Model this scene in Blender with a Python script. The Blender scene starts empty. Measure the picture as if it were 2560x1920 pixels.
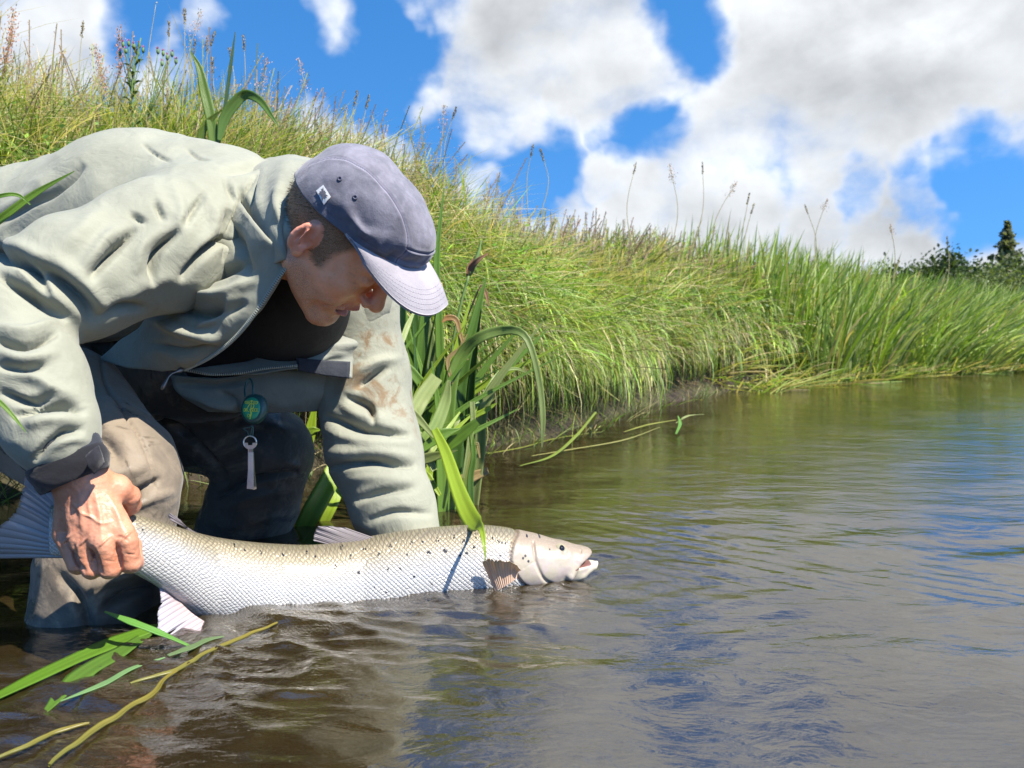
import bpy, bmesh, math, random
import numpy as np
from mathutils import Vector, Matrix
R_ = math.radians
random.seed(7)
rng = np.random.default_rng(11)
scene = bpy.context.scene
COL = scene.collection

# ------------------------------------------------------------------ camera
FPX, CAM_H, PITCH = 1934.0, 0.42, math.atan((960 - 850) / 1934.0)
cam_d = bpy.data.cameras.new('camera')
cam_d.sensor_width = 36.0
cam_d.lens = 36.0 * FPX / 2560.0
cam_d.clip_start, cam_d.clip_end = 0.02, 3000
cam = bpy.data.objects.new('camera', cam_d)
COL.objects.link(cam)
cam.location = (0, 0, CAM_H)
cam.rotation_euler = (math.pi / 2 - PITCH, 0, 0)
scene.camera = cam
cam_d.dof.use_dof = True
cam_d.dof.focus_distance = 1.25
cam_d.dof.aperture_fstop = 9.0

CAMP = np.array([0, 0, CAM_H])
FW = np.array([0, math.cos(PITCH), -math.sin(PITCH)])
UPV = np.array([0, math.sin(PITCH), math.cos(PITCH)])
RT = np.array([1.0, 0, 0])


def at(px, py, d):
    """World point seen at photo pixel (px, py) at the distance d along the view axis."""
    return CAMP + d * (FW + (px - 1280) / FPX * RT + (960 - py) / FPX * UPV)


def atw(px, py, z=0.0):
    """World point on the level plane z under a photo pixel."""
    r = FW + (px - 1280) / FPX * RT + (960 - py) / FPX * UPV
    return CAMP + r * ((z - CAM_H) / r[2])


def topx(P):
    """World points (n,3) to photo pixels and depth."""
    Q = np.asarray(P) - CAMP
    d = Q @ FW
    return 1280 + FPX * (Q @ RT) / d, 960 - FPX * (Q @ UPV) / d, d


def pxm(d):
    return d / FPX


# ------------------------------------------------------------------ world
SUN_DIR = np.array([0.50, -0.36, 0.79]); SUN_DIR /= np.linalg.norm(SUN_DIR)
world = bpy.data.worlds.new('World'); scene.world = world
world.use_nodes = True
wn, wl = world.node_tree.nodes, world.node_tree.links
wn.clear()


class NT:
    """Small helper around a node tree."""
    def __init__(s, tree): s.t = tree; s.n = tree.nodes; s.l = tree.links
    def node(s, typ, **kw):
        n = s.n.new(typ)
        for k, v in kw.items():
            if k.startswith('i_'):
                n.inputs[int(k[2:]) if k[2:].isdigit() else k[2:]].default_value = v
            else:
                setattr(n, k, v)
        return n
    def link(s, a, b): s.l.new(a, b)
    def put(s, sock, v):
        if isinstance(v, bpy.types.NodeSocket): s.l.new(v, sock)
        else: sock.default_value = v
    def math(s, op, a, b=0.0, c=None, clamp=False):
        n = s.n.new('ShaderNodeMath'); n.operation = op; n.use_clamp = clamp
        s.put(n.inputs[0], a); s.put(n.inputs[1], b)
        if c is not None: s.put(n.inputs[2], c)
        return n.outputs[0]
    def vmath(s, op, a, b=None, out=0):
        n = s.n.new('ShaderNodeVectorMath'); n.operation = op
        s.put(n.inputs[0], a)
        if b is not None: s.put(n.inputs[1], b)
        return n.outputs[out]
    def step(s, v, lo, hi, a=0.0, b=1.0):
        n = s.n.new('ShaderNodeMapRange'); n.interpolation_type = 'SMOOTHSTEP'
        s.put(n.inputs[0], v); n.inputs[1].default_value = lo; n.inputs[2].default_value = hi
        n.inputs[3].default_value = a; n.inputs[4].default_value = b
        return n.outputs[0]
    def noise(s, vec, scale, detail=4, rough=0.55, dist=0.0, lac=2.0, col=False):
        n = s.n.new('ShaderNodeTexNoise'); n.inputs['Scale'].default_value = scale
        n.inputs['Detail'].default_value = detail; n.inputs['Roughness'].default_value = rough
        n.inputs['Distortion'].default_value = dist; n.inputs['Lacunarity'].default_value = lac
        if vec is not None: s.l.new(vec, n.inputs['Vector'])
        return n.outputs[1 if col else 0]
    def mix(s, f, a, b, mode='MIX'):
        n = s.n.new('ShaderNodeMix'); n.data_type = 'RGBA'; n.blend_type = mode
        s.put(n.inputs[0], f)
        for k, v in ((6, a), (7, b)):
            if isinstance(v, tuple) and len(v) == 3: v = v + (1.0,)
            s.put(n.inputs[k], v)
        return n.outputs[2]
    def attr(s, name, out='Fac'):
        n = s.n.new('ShaderNodeAttribute'); n.attribute_name = name
        return n.outputs[out]
    def bump(s, h, strength=0.3, dist=0.01, normal=None):
        n = s.n.new('ShaderNodeBump'); n.inputs['Strength'].default_value = strength
        n.inputs['Distance'].default_value = dist
        s.l.new(h, n.inputs['Height'])
        if normal is not None: s.l.new(normal, n.inputs['Normal'])
        return n.outputs[0]


W = NT(world.node_tree)
sky = W.node('ShaderNodeTexSky', sky_type='NISHITA')
sky.sun_disc = False
sky.sun_elevation = math.asin(SUN_DIR[2])
sky.sun_rotation = math.atan2(SUN_DIR[0], SUN_DIR[1])
sky.altitude = 0; sky.air_density = 1.0; sky.dust_density = 0.25; sky.ozone_density = 2.6
tc = W.node('ShaderNodeTexCoord')
DIR = W.vmath('NORMALIZE', tc.outputs['Generated'])
W.link(W.vmath('NORMALIZE', W.vmath('ADD', DIR, (0, 0, 0.30))), sky.inputs['Vector'])


def pdir(px, py):
    v = FW + (px - 1280) / FPX * RT + (960 - py) / FPX * UPV
    return v / np.linalg.norm(v)


# cumulus banks: centre (photo pixel -> direction), angular radius in degrees, weight
CLOUDS = [(1370, 110, 8.5, .9), (1480, 210, 6.0, .8), (1150, 235, 4.6, .75), (1290, 270, 4.0, .7), (1560, 150, 5.0, .75), (1960, 120, 8.0, .9), (2200, 160, 10.5, 1.0), (2480, 120, 10, .95),
          (1830, 290, 6.0, .85), (2120, 350, 7.0, .9), (2400, 320, 5, .8), (1700, 400, 4.0, .75), (1540, 440, 3.4, .75), (1420, 420, 2.2, .6),
          (2240, 545, 4.0, 1.0), (2020, 580, 4.2, .95), (2450, 600, 3.4, .95), (1800, 560, 4.6, .9), (1640, 530, 3.5, .85), (2560, 640, 4, .9), (1560, 600, 4, .85), (2350, 690, 4.5, .95), (2050, 700, 4.5, .9), (1750, 680, 4.5, .9), (1450, 660, 4, .8),
          (850, 30, 4.0, .62), (90, 50, 6.0, .85), (-80, 190, 8, .9), (385, 135, 2.9, .72), (540, 60, 2.6, .45),
          (700, 275, 3.3, .85), (830, 350, 4.0, .85), (600, 340, 4, .75), (960, 430, 3.6, .75), (1380, 560, 4, .7), (1240, 470, 3, .6),
          # clouds carry on outside the frame in the same broken pattern
          (3200, 300, 14, .9), (-900, 200, 13, .85), (1600, -700, 13, .8), (400, -900, 10, .8), (2600, -500, 9, .8), (3600, -700, 13, .85), (-800, -900, 12, .8)]
CLEAR = [(1715, 30, 3.6, .6), (1000, 120, 3.2, .5), (690, 150, 4.5, .6), (320, 10, 3.0, .55), (1350, 385, 3.4, .65), (2470, 470, 4.2, .8), (1290, 470, 2.4, .5), (1610, 350, 2.6, .5), (2300, 470, 2.2, .5), (1620, 335, 1.8, .35), (900, 215, 3.4, .5), (1530, 345, 1.8, .3), (470, 160, 2.0, .35), (2150, 480, 1.6, .3), (1090, 340, 2.2, .4)]


def cloud_field(dvec):
    """A scalar cloud density for a direction."""
    warp = W.noise(dvec, 6.0, 4, 0.6, col=True)
    wv = W.vmath('SUBTRACT', warp, (0.5, 0.5, 0.5))
    wv = W.vmath('MULTIPLY', wv, (0.17, 0.17, 0.14))
    d2 = W.vmath('NORMALIZE', W.vmath('ADD', dvec, wv))
    acc, hole = None, None
    for lst, sg in ((CLOUDS, 1), (CLEAR, -1)):
        for (px, py, rad, wgt) in lst:
            c = pdir(px, py)
            dot = W.vmath('DOT_PRODUCT', d2, tuple(c), out=1)
            v = W.step(dot, math.cos(R_(rad * 1.15)), math.cos(R_(rad * 0.35)), 0.0, wgt)
            if sg > 0: acc = v if acc is None else W.math('SMOOTH_MAX', acc, v, 0.12)
            else: hole = v if hole is None else W.math('MAXIMUM', hole, v)
    sc = W.vmath('MULTIPLY', dvec, (1.0, 1.0, 1.35))
    n1 = W.noise(sc, 8.5, 9, 0.58, 0.15)
    return W.math('ADD', W.math('SUBTRACT', acc, hole), W.math('MULTIPLY', W.math('SUBTRACT', n1, 0.5), 1.35))


dens = cloud_field(DIR)
off = W.vmath('NORMALIZE', W.vmath('ADD', DIR, tuple(np.array(SUN_DIR) * 0.05)))
n_here = W.noise(W.vmath('MULTIPLY', DIR, (1.0, 1.0, 1.35)), 8.5, 6, 0.55, 0.15)
n_sun = W.noise(W.vmath('MULTIPLY', off, (1.0, 1.0, 1.35)), 8.5, 6, 0.55, 0.15)
relief = W.math('MULTIPLY', W.math('SUBTRACT', n_here, n_sun), 1.0)
cover = W.step(dens, 0.12, 0.90)
core = W.step(dens, 0.55, 1.15)
big = W.noise(DIR, 3.6, 4, 0.5)
bright = W.math('SUBTRACT', 1.0, W.math('MULTIPLY', core, 0.25))
bright = W.math('ADD', bright, W.math('MULTIPLY', relief, 0.9))
bright = W.math('ADD', bright, W.math('MULTIPLY', W.math('SUBTRACT', big, 0.5), -0.85))
bright = W.math('MINIMUM', W.math('MAXIMUM', bright, 0.42), 1.1)
CLOUD_LUM = 4.2
cl = W.node('ShaderNodeCombineColor')
W.put(cl.inputs[0], W.math('MULTIPLY', bright, CLOUD_LUM * 0.97))
W.put(cl.inputs[1], W.math('MULTIPLY', bright, CLOUD_LUM * 1.0))
W.put(cl.inputs[2], W.math('MULTIPLY', bright, CLOUD_LUM * 1.03))
hsv = W.node('ShaderNodeHueSaturation'); hsv.inputs['Saturation'].default_value = 1.32; hsv.inputs['Value'].default_value = 1.08
W.link(sky.outputs[0], hsv.inputs['Color'])
skyc = W.mix(W.math('MULTIPLY', cover, 0.97), hsv.outputs[0], cl.outputs[0])
bg = W.node('ShaderNodeBackground'); bg.inputs['Strength'].default_value = 0.105
W.link(skyc, bg.inputs['Color'])
wo = W.node('ShaderNodeOutputWorld'); W.link(bg.outputs[0], wo.inputs['Surface'])
world.cycles.sampling_method = 'MANUAL'; world.cycles.sample_map_resolution = 512

sun_d = bpy.data.lights.new('sun', 'SUN'); sun_d.energy = 4.6; sun_d.angle = R_(0.53); sun_d.color = (1.0, 0.94, 0.84)
sun = bpy.data.objects.new('sun', sun_d); COL.objects.link(sun)
sun.rotation_euler = Vector(SUN_DIR).to_track_quat('Z', 'Y').to_euler()
sun.location = (3, -3, 6)

vs = scene.view_settings
vs.view_transform = 'Standard'; vs.look = 'None'; vs.exposure = 1.25; vs.gamma = 1.0
scene.cycles.max_bounces = 8; scene.cycles.transparent_max_bounces = 12
scene.cycles.use_denoising = True
scene.cycles.caustics_reflective = False; scene.cycles.caustics_refractive = False
# ------------------------------------------------------------------ mesh and object helpers
def mesh_np(name, V, F, smooth=True):
    """Mesh from numpy arrays; F is (m,3) or (m,4) or a list of index lists."""
    me = bpy.data.meshes.new(name)
    V = np.asarray(V, np.float32)
    if isinstance(F, np.ndarray):
        k = F.shape[1]; m = len(F)
        me.vertices.add(len(V)); me.vertices.foreach_set('co', V.ravel())
        me.loops.add(m * k); me.loops.foreach_set('vertex_index', F.astype(np.int32).ravel())
        me.polygons.add(m)
        me.polygons.foreach_set('loop_start', np.arange(0, m * k, k, dtype=np.int32))
        me.polygons.foreach_set('loop_total', np.full(m, k, np.int32))
        me.update(calc_edges=True)
    else:
        me.from_pydata([tuple(v) for v in V], [], [tuple(f) for f in F]); me.update()
    if smooth:
        me.polygons.foreach_set('use_smooth', np.ones(len(me.polygons), bool))
    return me


def attr_f(me, name, arr):
    a = me.attributes.new(name, 'FLOAT', 'POINT'); a.data.foreach_set('value', np.asarray(arr, np.float32).ravel())


def attr_c(me, name, arr):
    arr = np.asarray(arr, np.float32)
    if arr.shape[1] == 3: arr = np.c_[arr, np.ones(len(arr), np.float32)]
    a = me.color_attributes.new(name, 'FLOAT_COLOR', 'POINT'); a.data.foreach_set('color', arr.ravel())


def ob(name, me, mat=None, parent=None):
    o = bpy.data.objects.new(name, me); COL.objects.link(o)
    if mat is not None and me is not None and hasattr(me, 'materials'): me.materials.append(mat)
    if parent is not None:
        o.parent = parent
        o.matrix_parent_inverse = PINV.get(parent.name, Matrix())
    return o


PINV = {}


def thing(name, label, cat, loc=(0, 0, 0), group=None):
    o = bpy.data.objects.new(name, None); COL.objects.link(o)
    o.location = loc; o.empty_display_size = 0.05
    PINV[o.name] = Matrix.Translation(Vector(loc)).inverted()
    return tag(o, label, cat, group)


def tag(o, label, cat=None, group=None, kind=None):
    if label: o['label'] = label
    if cat: o['category'] = cat
    if group: o['group'] = group
    if kind: o['kind'] = kind
    return o


def cat_rom(P, n):
    """Catmull-Rom through the rows of P (k,c), n samples."""
    P = np.asarray(P, float); k = len(P)
    t = np.linspace(0, k - 1, n); i = np.clip(t.astype(int), 0, k - 2); u = (t - i)[:, None]
    a = P[np.maximum(i - 1, 0)]; b = P[i]; c = P[i + 1]; d = P[np.minimum(i + 2, k - 1)]
    a = np.where((i == 0)[:, None], 2 * b - c, a); d = np.where((i + 2 > k - 1)[:, None], 2 * c - b, d)
    return 0.5 * (2 * b + (c - a) * u + (2 * a - 5 * b + 4 * c - d) * u ** 2 + (3 * b - a - 3 * c + d) * u ** 3)


def grid_faces(nr, nc, wrap=False):
    r = np.arange(nr - 1)[:, None]; c = np.arange(nc if wrap else nc - 1)[None, :]
    c2 = (c + 1) % nc
    return np.stack([r * nc + c, r * nc + c2, (r + 1) * nc + c2, (r + 1) * nc + c], -1).reshape(-1, 4)


def frames(C):
    """Tangent / two normals along a polyline."""
    T = np.gradient(C, axis=0); T /= np.linalg.norm(T, axis=1)[:, None] + 1e-12
    n = np.cross(T[0], [0, 0, 1.0])
    if np.linalg.norm(n) < 1e-3: n = np.cross(T[0], [0, 1.0, 0])
    n /= np.linalg.norm(n); N = [n]
    for k in range(1, len(C)):
        v = N[-1] - T[k] * (N[-1] @ T[k]); N.append(v / (np.linalg.norm(v) + 1e-12))
    N = np.array(N)
    return T, N, np.cross(T, N)


def tube_vf(C, rad, seg=8, caps=True):
    C = np.asarray(C, float); rad = np.broadcast_to(np.asarray(rad, float), (len(C),))
    T, N, B = frames(C)
    a = np.linspace(0, 2 * np.pi, seg, endpoint=False)
    V = C[:, None] + rad[:, None, None] * (np.cos(a)[None, :, None] * N[:, None] + np.sin(a)[None, :, None] * B[:, None])
    V = V.reshape(-1, 3); F = grid_faces(len(C), seg, True)
    if caps:
        n = len(V); V = np.r_[V, C[:1], C[-1:]]
        k = np.arange(seg)
        F = np.r_[F, np.stack([np.full(seg, n), (k + 1) % seg, k, k], 1)[:, [0, 1, 2, 2]]]
        e = (len(C) - 1) * seg
        F = np.r_[F, np.stack([np.full(seg, n + 1), e + k, e + (k + 1) % seg, e + (k + 1) % seg], 1)]
    return V, F


def quads_clean(V, F):
    """Faces as python lists with degenerate quads turned into triangles."""
    out = []
    for f in F:
        g = [int(f[0])]
        for x in f[1:]:
            if int(x) not in g: g.append(int(x))
        if len(g) > 2: out.append(g)
    return out


def tube(name, C, rad, mat, parent=None, seg=8):
    V, F = tube_vf(C, rad, seg)
    return ob(name, mesh_np(name, V, quads_clean(V, F)), mat, parent)


def vnormals(me):
    n = np.empty(len(me.vertices) * 3, np.float32); me.vertices.foreach_get('normal', n)
    return n.reshape(-1, 3)


def verts_of(me):
    v = np.empty(len(me.vertices) * 3, np.float32); me.vertices.foreach_get('co', v)
    return v.reshape(-1, 3)


def set_verts(me, V):
    me.vertices.foreach_set('co', np.asarray(V, np.float32).ravel()); me.update()


def subdiv(me, levels=1):
    o = bpy.data.objects.new('tmp', me); COL.objects.link(o)
    m = o.modifiers.new('s', 'SUBSURF'); m.levels = levels; m.render_levels = levels
    dg = bpy.context.evaluated_depsgraph_get()
    me2 = bpy.data.meshes.new_from_object(o.evaluated_get(dg), preserve_all_data_layers=True, depsgraph=dg)
    bpy.data.objects.remove(o)
    me2.polygons.foreach_set('use_smooth', np.ones(len(me2.polygons), bool))
    return me2


def smooth_mesh(V, F, it=2, lam=0.5):
    """Laplacian smoothing of a quad mesh in numpy."""
    V = np.array(V, float); n = len(V)
    e = np.concatenate([F[:, [0, 1]], F[:, [1, 2]], F[:, [2, 3]], F[:, [3, 0]]]); e = np.r_[e, e[:, ::-1]]
    cnt = np.bincount(e[:, 0], minlength=n)[:, None]
    for _ in range(it):
        s = np.stack([np.bincount(e[:, 0], V[e[:, 1], k], n) for k in range(3)], 1)
        V += lam * (s / np.maximum(cnt, 1) - V)
    return V


# ------------------------------------------------------------------ signed distance modelling
def sd_cone(P, a, b, r1, r2):
    """Distance to a tapered capsule."""
    a = np.asarray(a, np.float32); b = np.asarray(b, np.float32); ba = b - a; L2 = float(ba @ ba) + 1e-12
    pa = [P[k] - a[k] for k in range(3)]
    h = np.clip((pa[0] * ba[0] + pa[1] * ba[1] + pa[2] * ba[2]) / L2, 0, 1)
    d = np.sqrt((pa[0] - ba[0] * h) ** 2 + (pa[1] - ba[1] * h) ** 2 + (pa[2] - ba[2] * h) ** 2)
    return d - (r1 + (r2 - r1) * h)


def sd_ell(P, c, r, M=None):
    """Approximate distance to an ellipsoid with axes given by the columns of M."""
    q = [P[k] - np.float32(c[k]) for k in range(3)]
    if M is not None:
        M = np.asarray(M, np.float32)
        q = [q[0] * M[0, k] + q[1] * M[1, k] + q[2] * M[2, k] for k in range(3)]
    k0 = np.sqrt((q[0] / r[0]) ** 2 + (q[1] / r[1]) ** 2 + (q[2] / r[2]) ** 2)
    k1 = np.sqrt((q[0] / r[0] ** 2) ** 2 + (q[1] / r[1] ** 2) ** 2 + (q[2] / r[2] ** 2) ** 2) + 1e-9
    return k0 * (k0 - 1.0) / k1


def smin(a, b, k):
    h = np.clip(0.5 + 0.5 * (b - a) / k, 0, 1)
    return b + (a - b) * h - k * h * (1 - h)


def smax(a, b, k):
    return -smin(-a, -b, k)


def grid_pts(lo, hi, h):
    ax = [np.arange(lo[k], hi[k] + h, h, dtype=np.float32) for k in range(3)]
    return np.meshgrid(*ax, indexing='ij', sparse=True), ax


def surface_nets(f, ax):
    """Naive surface nets: quads around the zero level of a grid."""
    f = np.ascontiguousarray(f, dtype=np.float32); nx, ny, nz = f.shape
    ins = f < 0
    s = np.zeros((nx - 1, ny - 1, nz - 1), np.int8)
    for i in (0, 1):
        for j in (0, 1):
            for k in (0, 1):
                s += ins[i:nx - 1 + i, j:ny - 1 + j, k:nz - 1 + k]
    act = (s > 0) & (s < 8)
    idx = np.full(act.shape, -1, np.int64); I = np.argwhere(act); idx[act] = np.arange(len(I))
    acc = np.zeros((len(I), 3)); cnt = np.zeros(len(I))
    cor = [(i, j, k) for i in (0, 1) for j in (0, 1) for k in (0, 1)]
    vals = {c: f[I[:, 0] + c[0], I[:, 1] + c[1], I[:, 2] + c[2]] for c in cor}
    for c in cor:
        for axis in range(3):
            if c[axis] == 0:
                c2 = tuple(1 if q == axis else c[q] for q in range(3))
                a, b = vals[c], vals[c2]
                m = (a < 0) != (b < 0)
                t = np.where(m, a / np.where(m, a - b, 1), 0)
                p = np.array(c, float)[None].repeat(len(I), 0); p[:, axis] = t
                acc[m] += p[m]; cnt[m] += 1
    V = I + acc / cnt[:, None]
    h = np.array([a[1] - a[0] for a in ax]); o = np.array([a[0] for a in ax])
    V = V * h + o
    Fs = []
    for axis in range(3):
        u, v = (axis + 1) % 3, (axis + 2) % 3
        sl0 = [slice(None)] * 3; sl1 = [slice(None)] * 3
        sl0[axis] = slice(0, -1); sl1[axis] = slice(1, None)
        A = ins[tuple(sl0)]; B = ins[tuple(sl1)]
        ch = A != B
        for q in (u, v):
            sl = [slice(None)] * 3; sl[q] = slice(0, 1); ch[tuple(sl)] = False
            sl[q] = slice(-1, None); ch[tuple(sl)] = False
        E = np.argwhere(ch); flip = A[ch]
        def cell(du, dv):
            C = E.copy(); C[:, u] -= du; C[:, v] -= dv
            return idx[C[:, 0], C[:, 1], C[:, 2]]
        q = np.stack([cell(1, 1), cell(0, 1), cell(0, 0), cell(1, 0)], 1)
        q[~flip] = q[~flip][:, ::-1]
        Fs.append(q)
    F = np.concatenate(Fs); F = F[(F >= 0).all(1)]
    return V, F


# smooth value noise in numpy (for sculpting)
_perm = rng.random((64, 64, 64)).astype(np.float32)


def vnoise(P, scale):
    q = np.asarray(P) * scale; i = np.floor(q).astype(int); u = q - i; u = u * u * (3 - 2 * u)
    out = 0
    for a in (0, 1):
        for b in (0, 1):
            for c in (0, 1):
                w = (u[:, 0] if a else 1 - u[:, 0]) * (u[:, 1] if b else 1 - u[:, 1]) * (u[:, 2] if c else 1 - u[:, 2])
                out = out + w * _perm[(i[:, 0] + a) % 64, (i[:, 1] + b) % 64, (i[:, 2] + c) % 64]
    return out * 2 - 1


def fbm(P, scale, oct=3, gain=0.5):
    s = 0; a = 1.0
    for k in range(oct):
        s = s + a * vnoise(np.asarray(P) + 7.3 * k, scale * 2 ** k); a *= gain
    return s


def stroke_field(P, strokes):
    """Fold height on points P: each stroke = (pixel polyline, half width px, height m[, depth window])."""
    x, y, d = topx(P); out = np.zeros(len(P))
    for st in strokes:
        pts, wd, hh = np.asarray(st[0], float), st[1], st[2]
        sel = (x > pts[:, 0].min() - 4 * wd) & (x < pts[:, 0].max() + 4 * wd) & (y > pts[:, 1].min() - 4 * wd) & (y < pts[:, 1].max() + 4 * wd)
        if len(st) > 3: sel &= (d > st[3][0]) & (d < st[3][1])
        if not sel.any(): continue
        X = np.stack([x[sel], y[sel]], 1)
        C = cat_rom(pts, max(8, 6 * len(pts))); best = np.full(len(X), 1e9); bt = np.zeros(len(X))
        for k in range(len(C) - 1):
            a, b = C[k], C[k + 1]; ba = b - a
            t = np.clip(((X - a) @ ba) / (ba @ ba + 1e-9), 0, 1)
            q = X - a - t[:, None] * ba; dd = np.hypot(q[:, 0], q[:, 1])
            m = dd < best; best[m] = dd[m]; bt[m] = ((k + t) / (len(C) - 1))[m]
        env = np.sin(np.pi * np.clip(bt, 0, 1) * 0.9 + 0.05 * np.pi) ** 0.7
        out[sel] += hh * env * np.exp(-(best / wd) ** 2)
    return out


# ------------------------------------------------------------------ materials
def mat_new(name):
    m = bpy.data.materials.new(name); m.use_nodes = True
    m.node_tree.nodes.clear()
    t = NT(m.node_tree)
    o = t.node('ShaderNodeOutputMaterial'); b = t.node('ShaderNodeBsdfPrincipled')
    t.link(b.outputs[0], o.inputs['Surface'])
    return m, t, b, o


def c4(c): return (c[0], c[1], c[2], 1.0)


def mat_simple(name, col, rough=0.6, metal=0.0, var=0.12, scale=30, bump=0.0, bscale=200, spec=0.5):
    m, t, b, o = mat_new(name)
    co = t.node('ShaderNodeTexCoord').outputs['Object']
    n = t.noise(co, scale, 5)
    dark = tuple(x * (1 - var) for x in col); lite = tuple(min(1, x * (1 + var)) for x in col)
    t.link(t.mix(t.step(n, 0.3, 0.7), dark, lite), b.inputs['Base Color'])
    b.inputs['Roughness'].default_value = rough; b.inputs['Metallic'].default_value = metal
    b.inputs['Specular IOR Level'].default_value = spec
    if bump > 0:
        t.link(t.bump(t.noise(co, bscale, 4), bump, 0.002), b.inputs['Normal'])
    return m


def leaf_material(name, rough=0.45, trans=0.35, spec=0.4, veins=False):
    """Foliage: the colour rides on the blade, light shines partly through."""
    m, t, b, o = mat_new(name)
    col = t.attr('Col', 'Color')
    if veins:
        w = t.node('ShaderNodeTexWave'); w.wave_type = 'BANDS'; w.bands_direction = 'X'
        cx = t.node('ShaderNodeCombineXYZ'); t.link(t.attr('across'), cx.inputs[0]); t.link(t.attr('along'), cx.inputs[1])
        t.link(cx.outputs[0], w.inputs['Vector']); w.inputs['Scale'].default_value = 5.5; w.inputs['Distortion'].default_value = 0.6
        n = t.noise(cx.outputs[0], 4.0, 5, 0.65)
        col = t.mix(t.math('MULTIPLY', w.outputs['Fac'], 0.28), col, (0.03, 0.07, 0.012))
        col = t.mix(t.step(n, 0.60, 0.72, 0.0, 0.55), col, (0.22, 0.15, 0.05))
        t.link(t.bump(w.outputs['Fac'], 0.25, 0.001), b.inputs['Normal'])
    t.link(col, b.inputs['Base Color'])
    b.inputs['Roughness'].default_value = rough; b.inputs['Specular IOR Level'].default_value = spec
    tr = t.node('ShaderNodeBsdfTranslucent')
    t.link(t.mix(1.0, col, (1.25, 1.3, 0.55), 'MULTIPLY'), tr.inputs['Color'])
    mx = t.node('ShaderNodeMixShader'); mx.inputs[0].default_value = trans
    t.link(b.outputs[0], mx.inputs[1]); t.link(tr.outputs[0], mx.inputs[2]); t.link(mx.outputs[0], o.inputs['Surface'])
    return m


def blades(base, hdir, up, length, width, col0, col1, nseg=4, bend=None, twist=None, face=None):
    """Many grass blades at once. base (n,3), hdir (n,3) horizontal lean direction, up (n,3) start direction,
    bend (n,) how far the blade tips over (radians)."""
    n = len(base); s = np.linspace(0, 1, nseg + 1)
    length = np.broadcast_to(length, (n,)); width = np.broadcast_to(width, (n,))
    bend = np.full(n, 0.7) if bend is None else np.broadcast_to(bend, (n,))
    P = np.zeros((n, nseg + 1, 3)); P[:, 0] = base
    T = up.copy(); side = np.cross(up, hdir); side /= np.linalg.norm(side, axis=1)[:, None] + 1e-9
    if face is not None:
        a = np.broadcast_to(face, (n,))[:, None]
        f2 = np.cross(side, up); side = side * np.cos(a) + f2 * np.sin(a)
    for k in range(nseg):
        ang = bend * (s[k + 1] ** 1.3)
        Tk = up * np.cos(ang)[:, None] + hdir * np.sin(ang)[:, None]
        P[:, k + 1] = P[:, k] + Tk * (length / nseg)[:, None]
    prof = np.array([(0.55 + 0.9 * x) * (1 - x) ** 0.55 * 1.15 for x in s]); prof[-1] = 0
    w = 0.5 * width[:, None] * prof[None]
    Lf = P - side[:, None] * w[..., None]; Rr = P + side[:, None] * w[..., None]
    V = np.concatenate([np.stack([Lf[:, :-1], Rr[:, :-1]], 2).reshape(n, -1, 3), P[:, -1:]], 1)
    m = 2 * nseg + 1
    tri = []
    for k in range(nseg - 1):
        a, b_, c, d_ = 2 * k, 2 * k + 1, 2 * k + 3, 2 * k + 2
        tri += [(a, b_, c), (a, c, d_)]
    tri.append((2 * nseg - 2, 2 * nseg - 1, 2 * nseg))
    tri = np.array(tri)
    F = (np.arange(n)[:, None, None] * m + tri[None]).reshape(-1, 3)
    st = np.repeat(s[:-1], 2); st = np.r_[st, 1.0]
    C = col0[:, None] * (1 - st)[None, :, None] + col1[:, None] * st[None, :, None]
    return V.reshape(-1, 3), F, C.reshape(-1, 3)


def join_vfc(parts):
    V, F, C = [], [], []; o = 0
    for v, f, c in parts:
        V.append(v); F.append(f + o); C.append(c); o += len(v)
    return np.concatenate(V), np.concatenate(F), np.concatenate(C)
# ------------------------------------------------------------------ river bank, bed, water
SHORE = np.array([(-30, -9), (-12, -2.6), (-6, 0.1), (-3, 1.05), (-1.75, 1.62), (-1.05, 2.1), (-0.36, 2.62), (0.03, 3.05), (0.41, 3.6), (0.78, 4.45), (1.2, 5.35),
                  (2.45, 7.05), (4.0, 8.5), (7.2, 10.8), (12, 13.2), (22, 15.5), (45, 14), (120, 0)], float)
_S = cat_rom(SHORE, 1400)
_seg = np.r_[0, np.cumsum(np.hypot(*np.diff(_S, axis=0).T))]


def shore(t):
    """Point on the shore line at arc length t."""
    return np.stack([np.interp(t, _seg, _S[:, 0]), np.interp(t, _seg, _S[:, 1])], -1)


T_X0 = float(np.interp(-3.0, _S[:600, 0], _seg[:600]))
T_END = float(_seg[-1])
_tt = np.linspace(0, T_END, 3000)
_tan = np.gradient(shore(_tt), axis=0)
_nrm = np.stack([-_tan[:, 1], _tan[:, 0]], 1); _nrm /= np.linalg.norm(_nrm, axis=1)[:, None]
PROF_S = np.array([-6, -2.0, -0.9, -0.25, -0.06, 0.0, 0.05, 0.10, 0.22, 0.42, 0.7, 1.05, 1.7, 3.5, 8, 30, 400])
PROF_Z = np.array([-.75, -.62, -.45, -.30, -.16, 0.0, 0.17, 0.27, 0.46, 0.68, 0.86, 0.98, 1.05, 1.10, 1.12, 1.2, 1.6])


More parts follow.
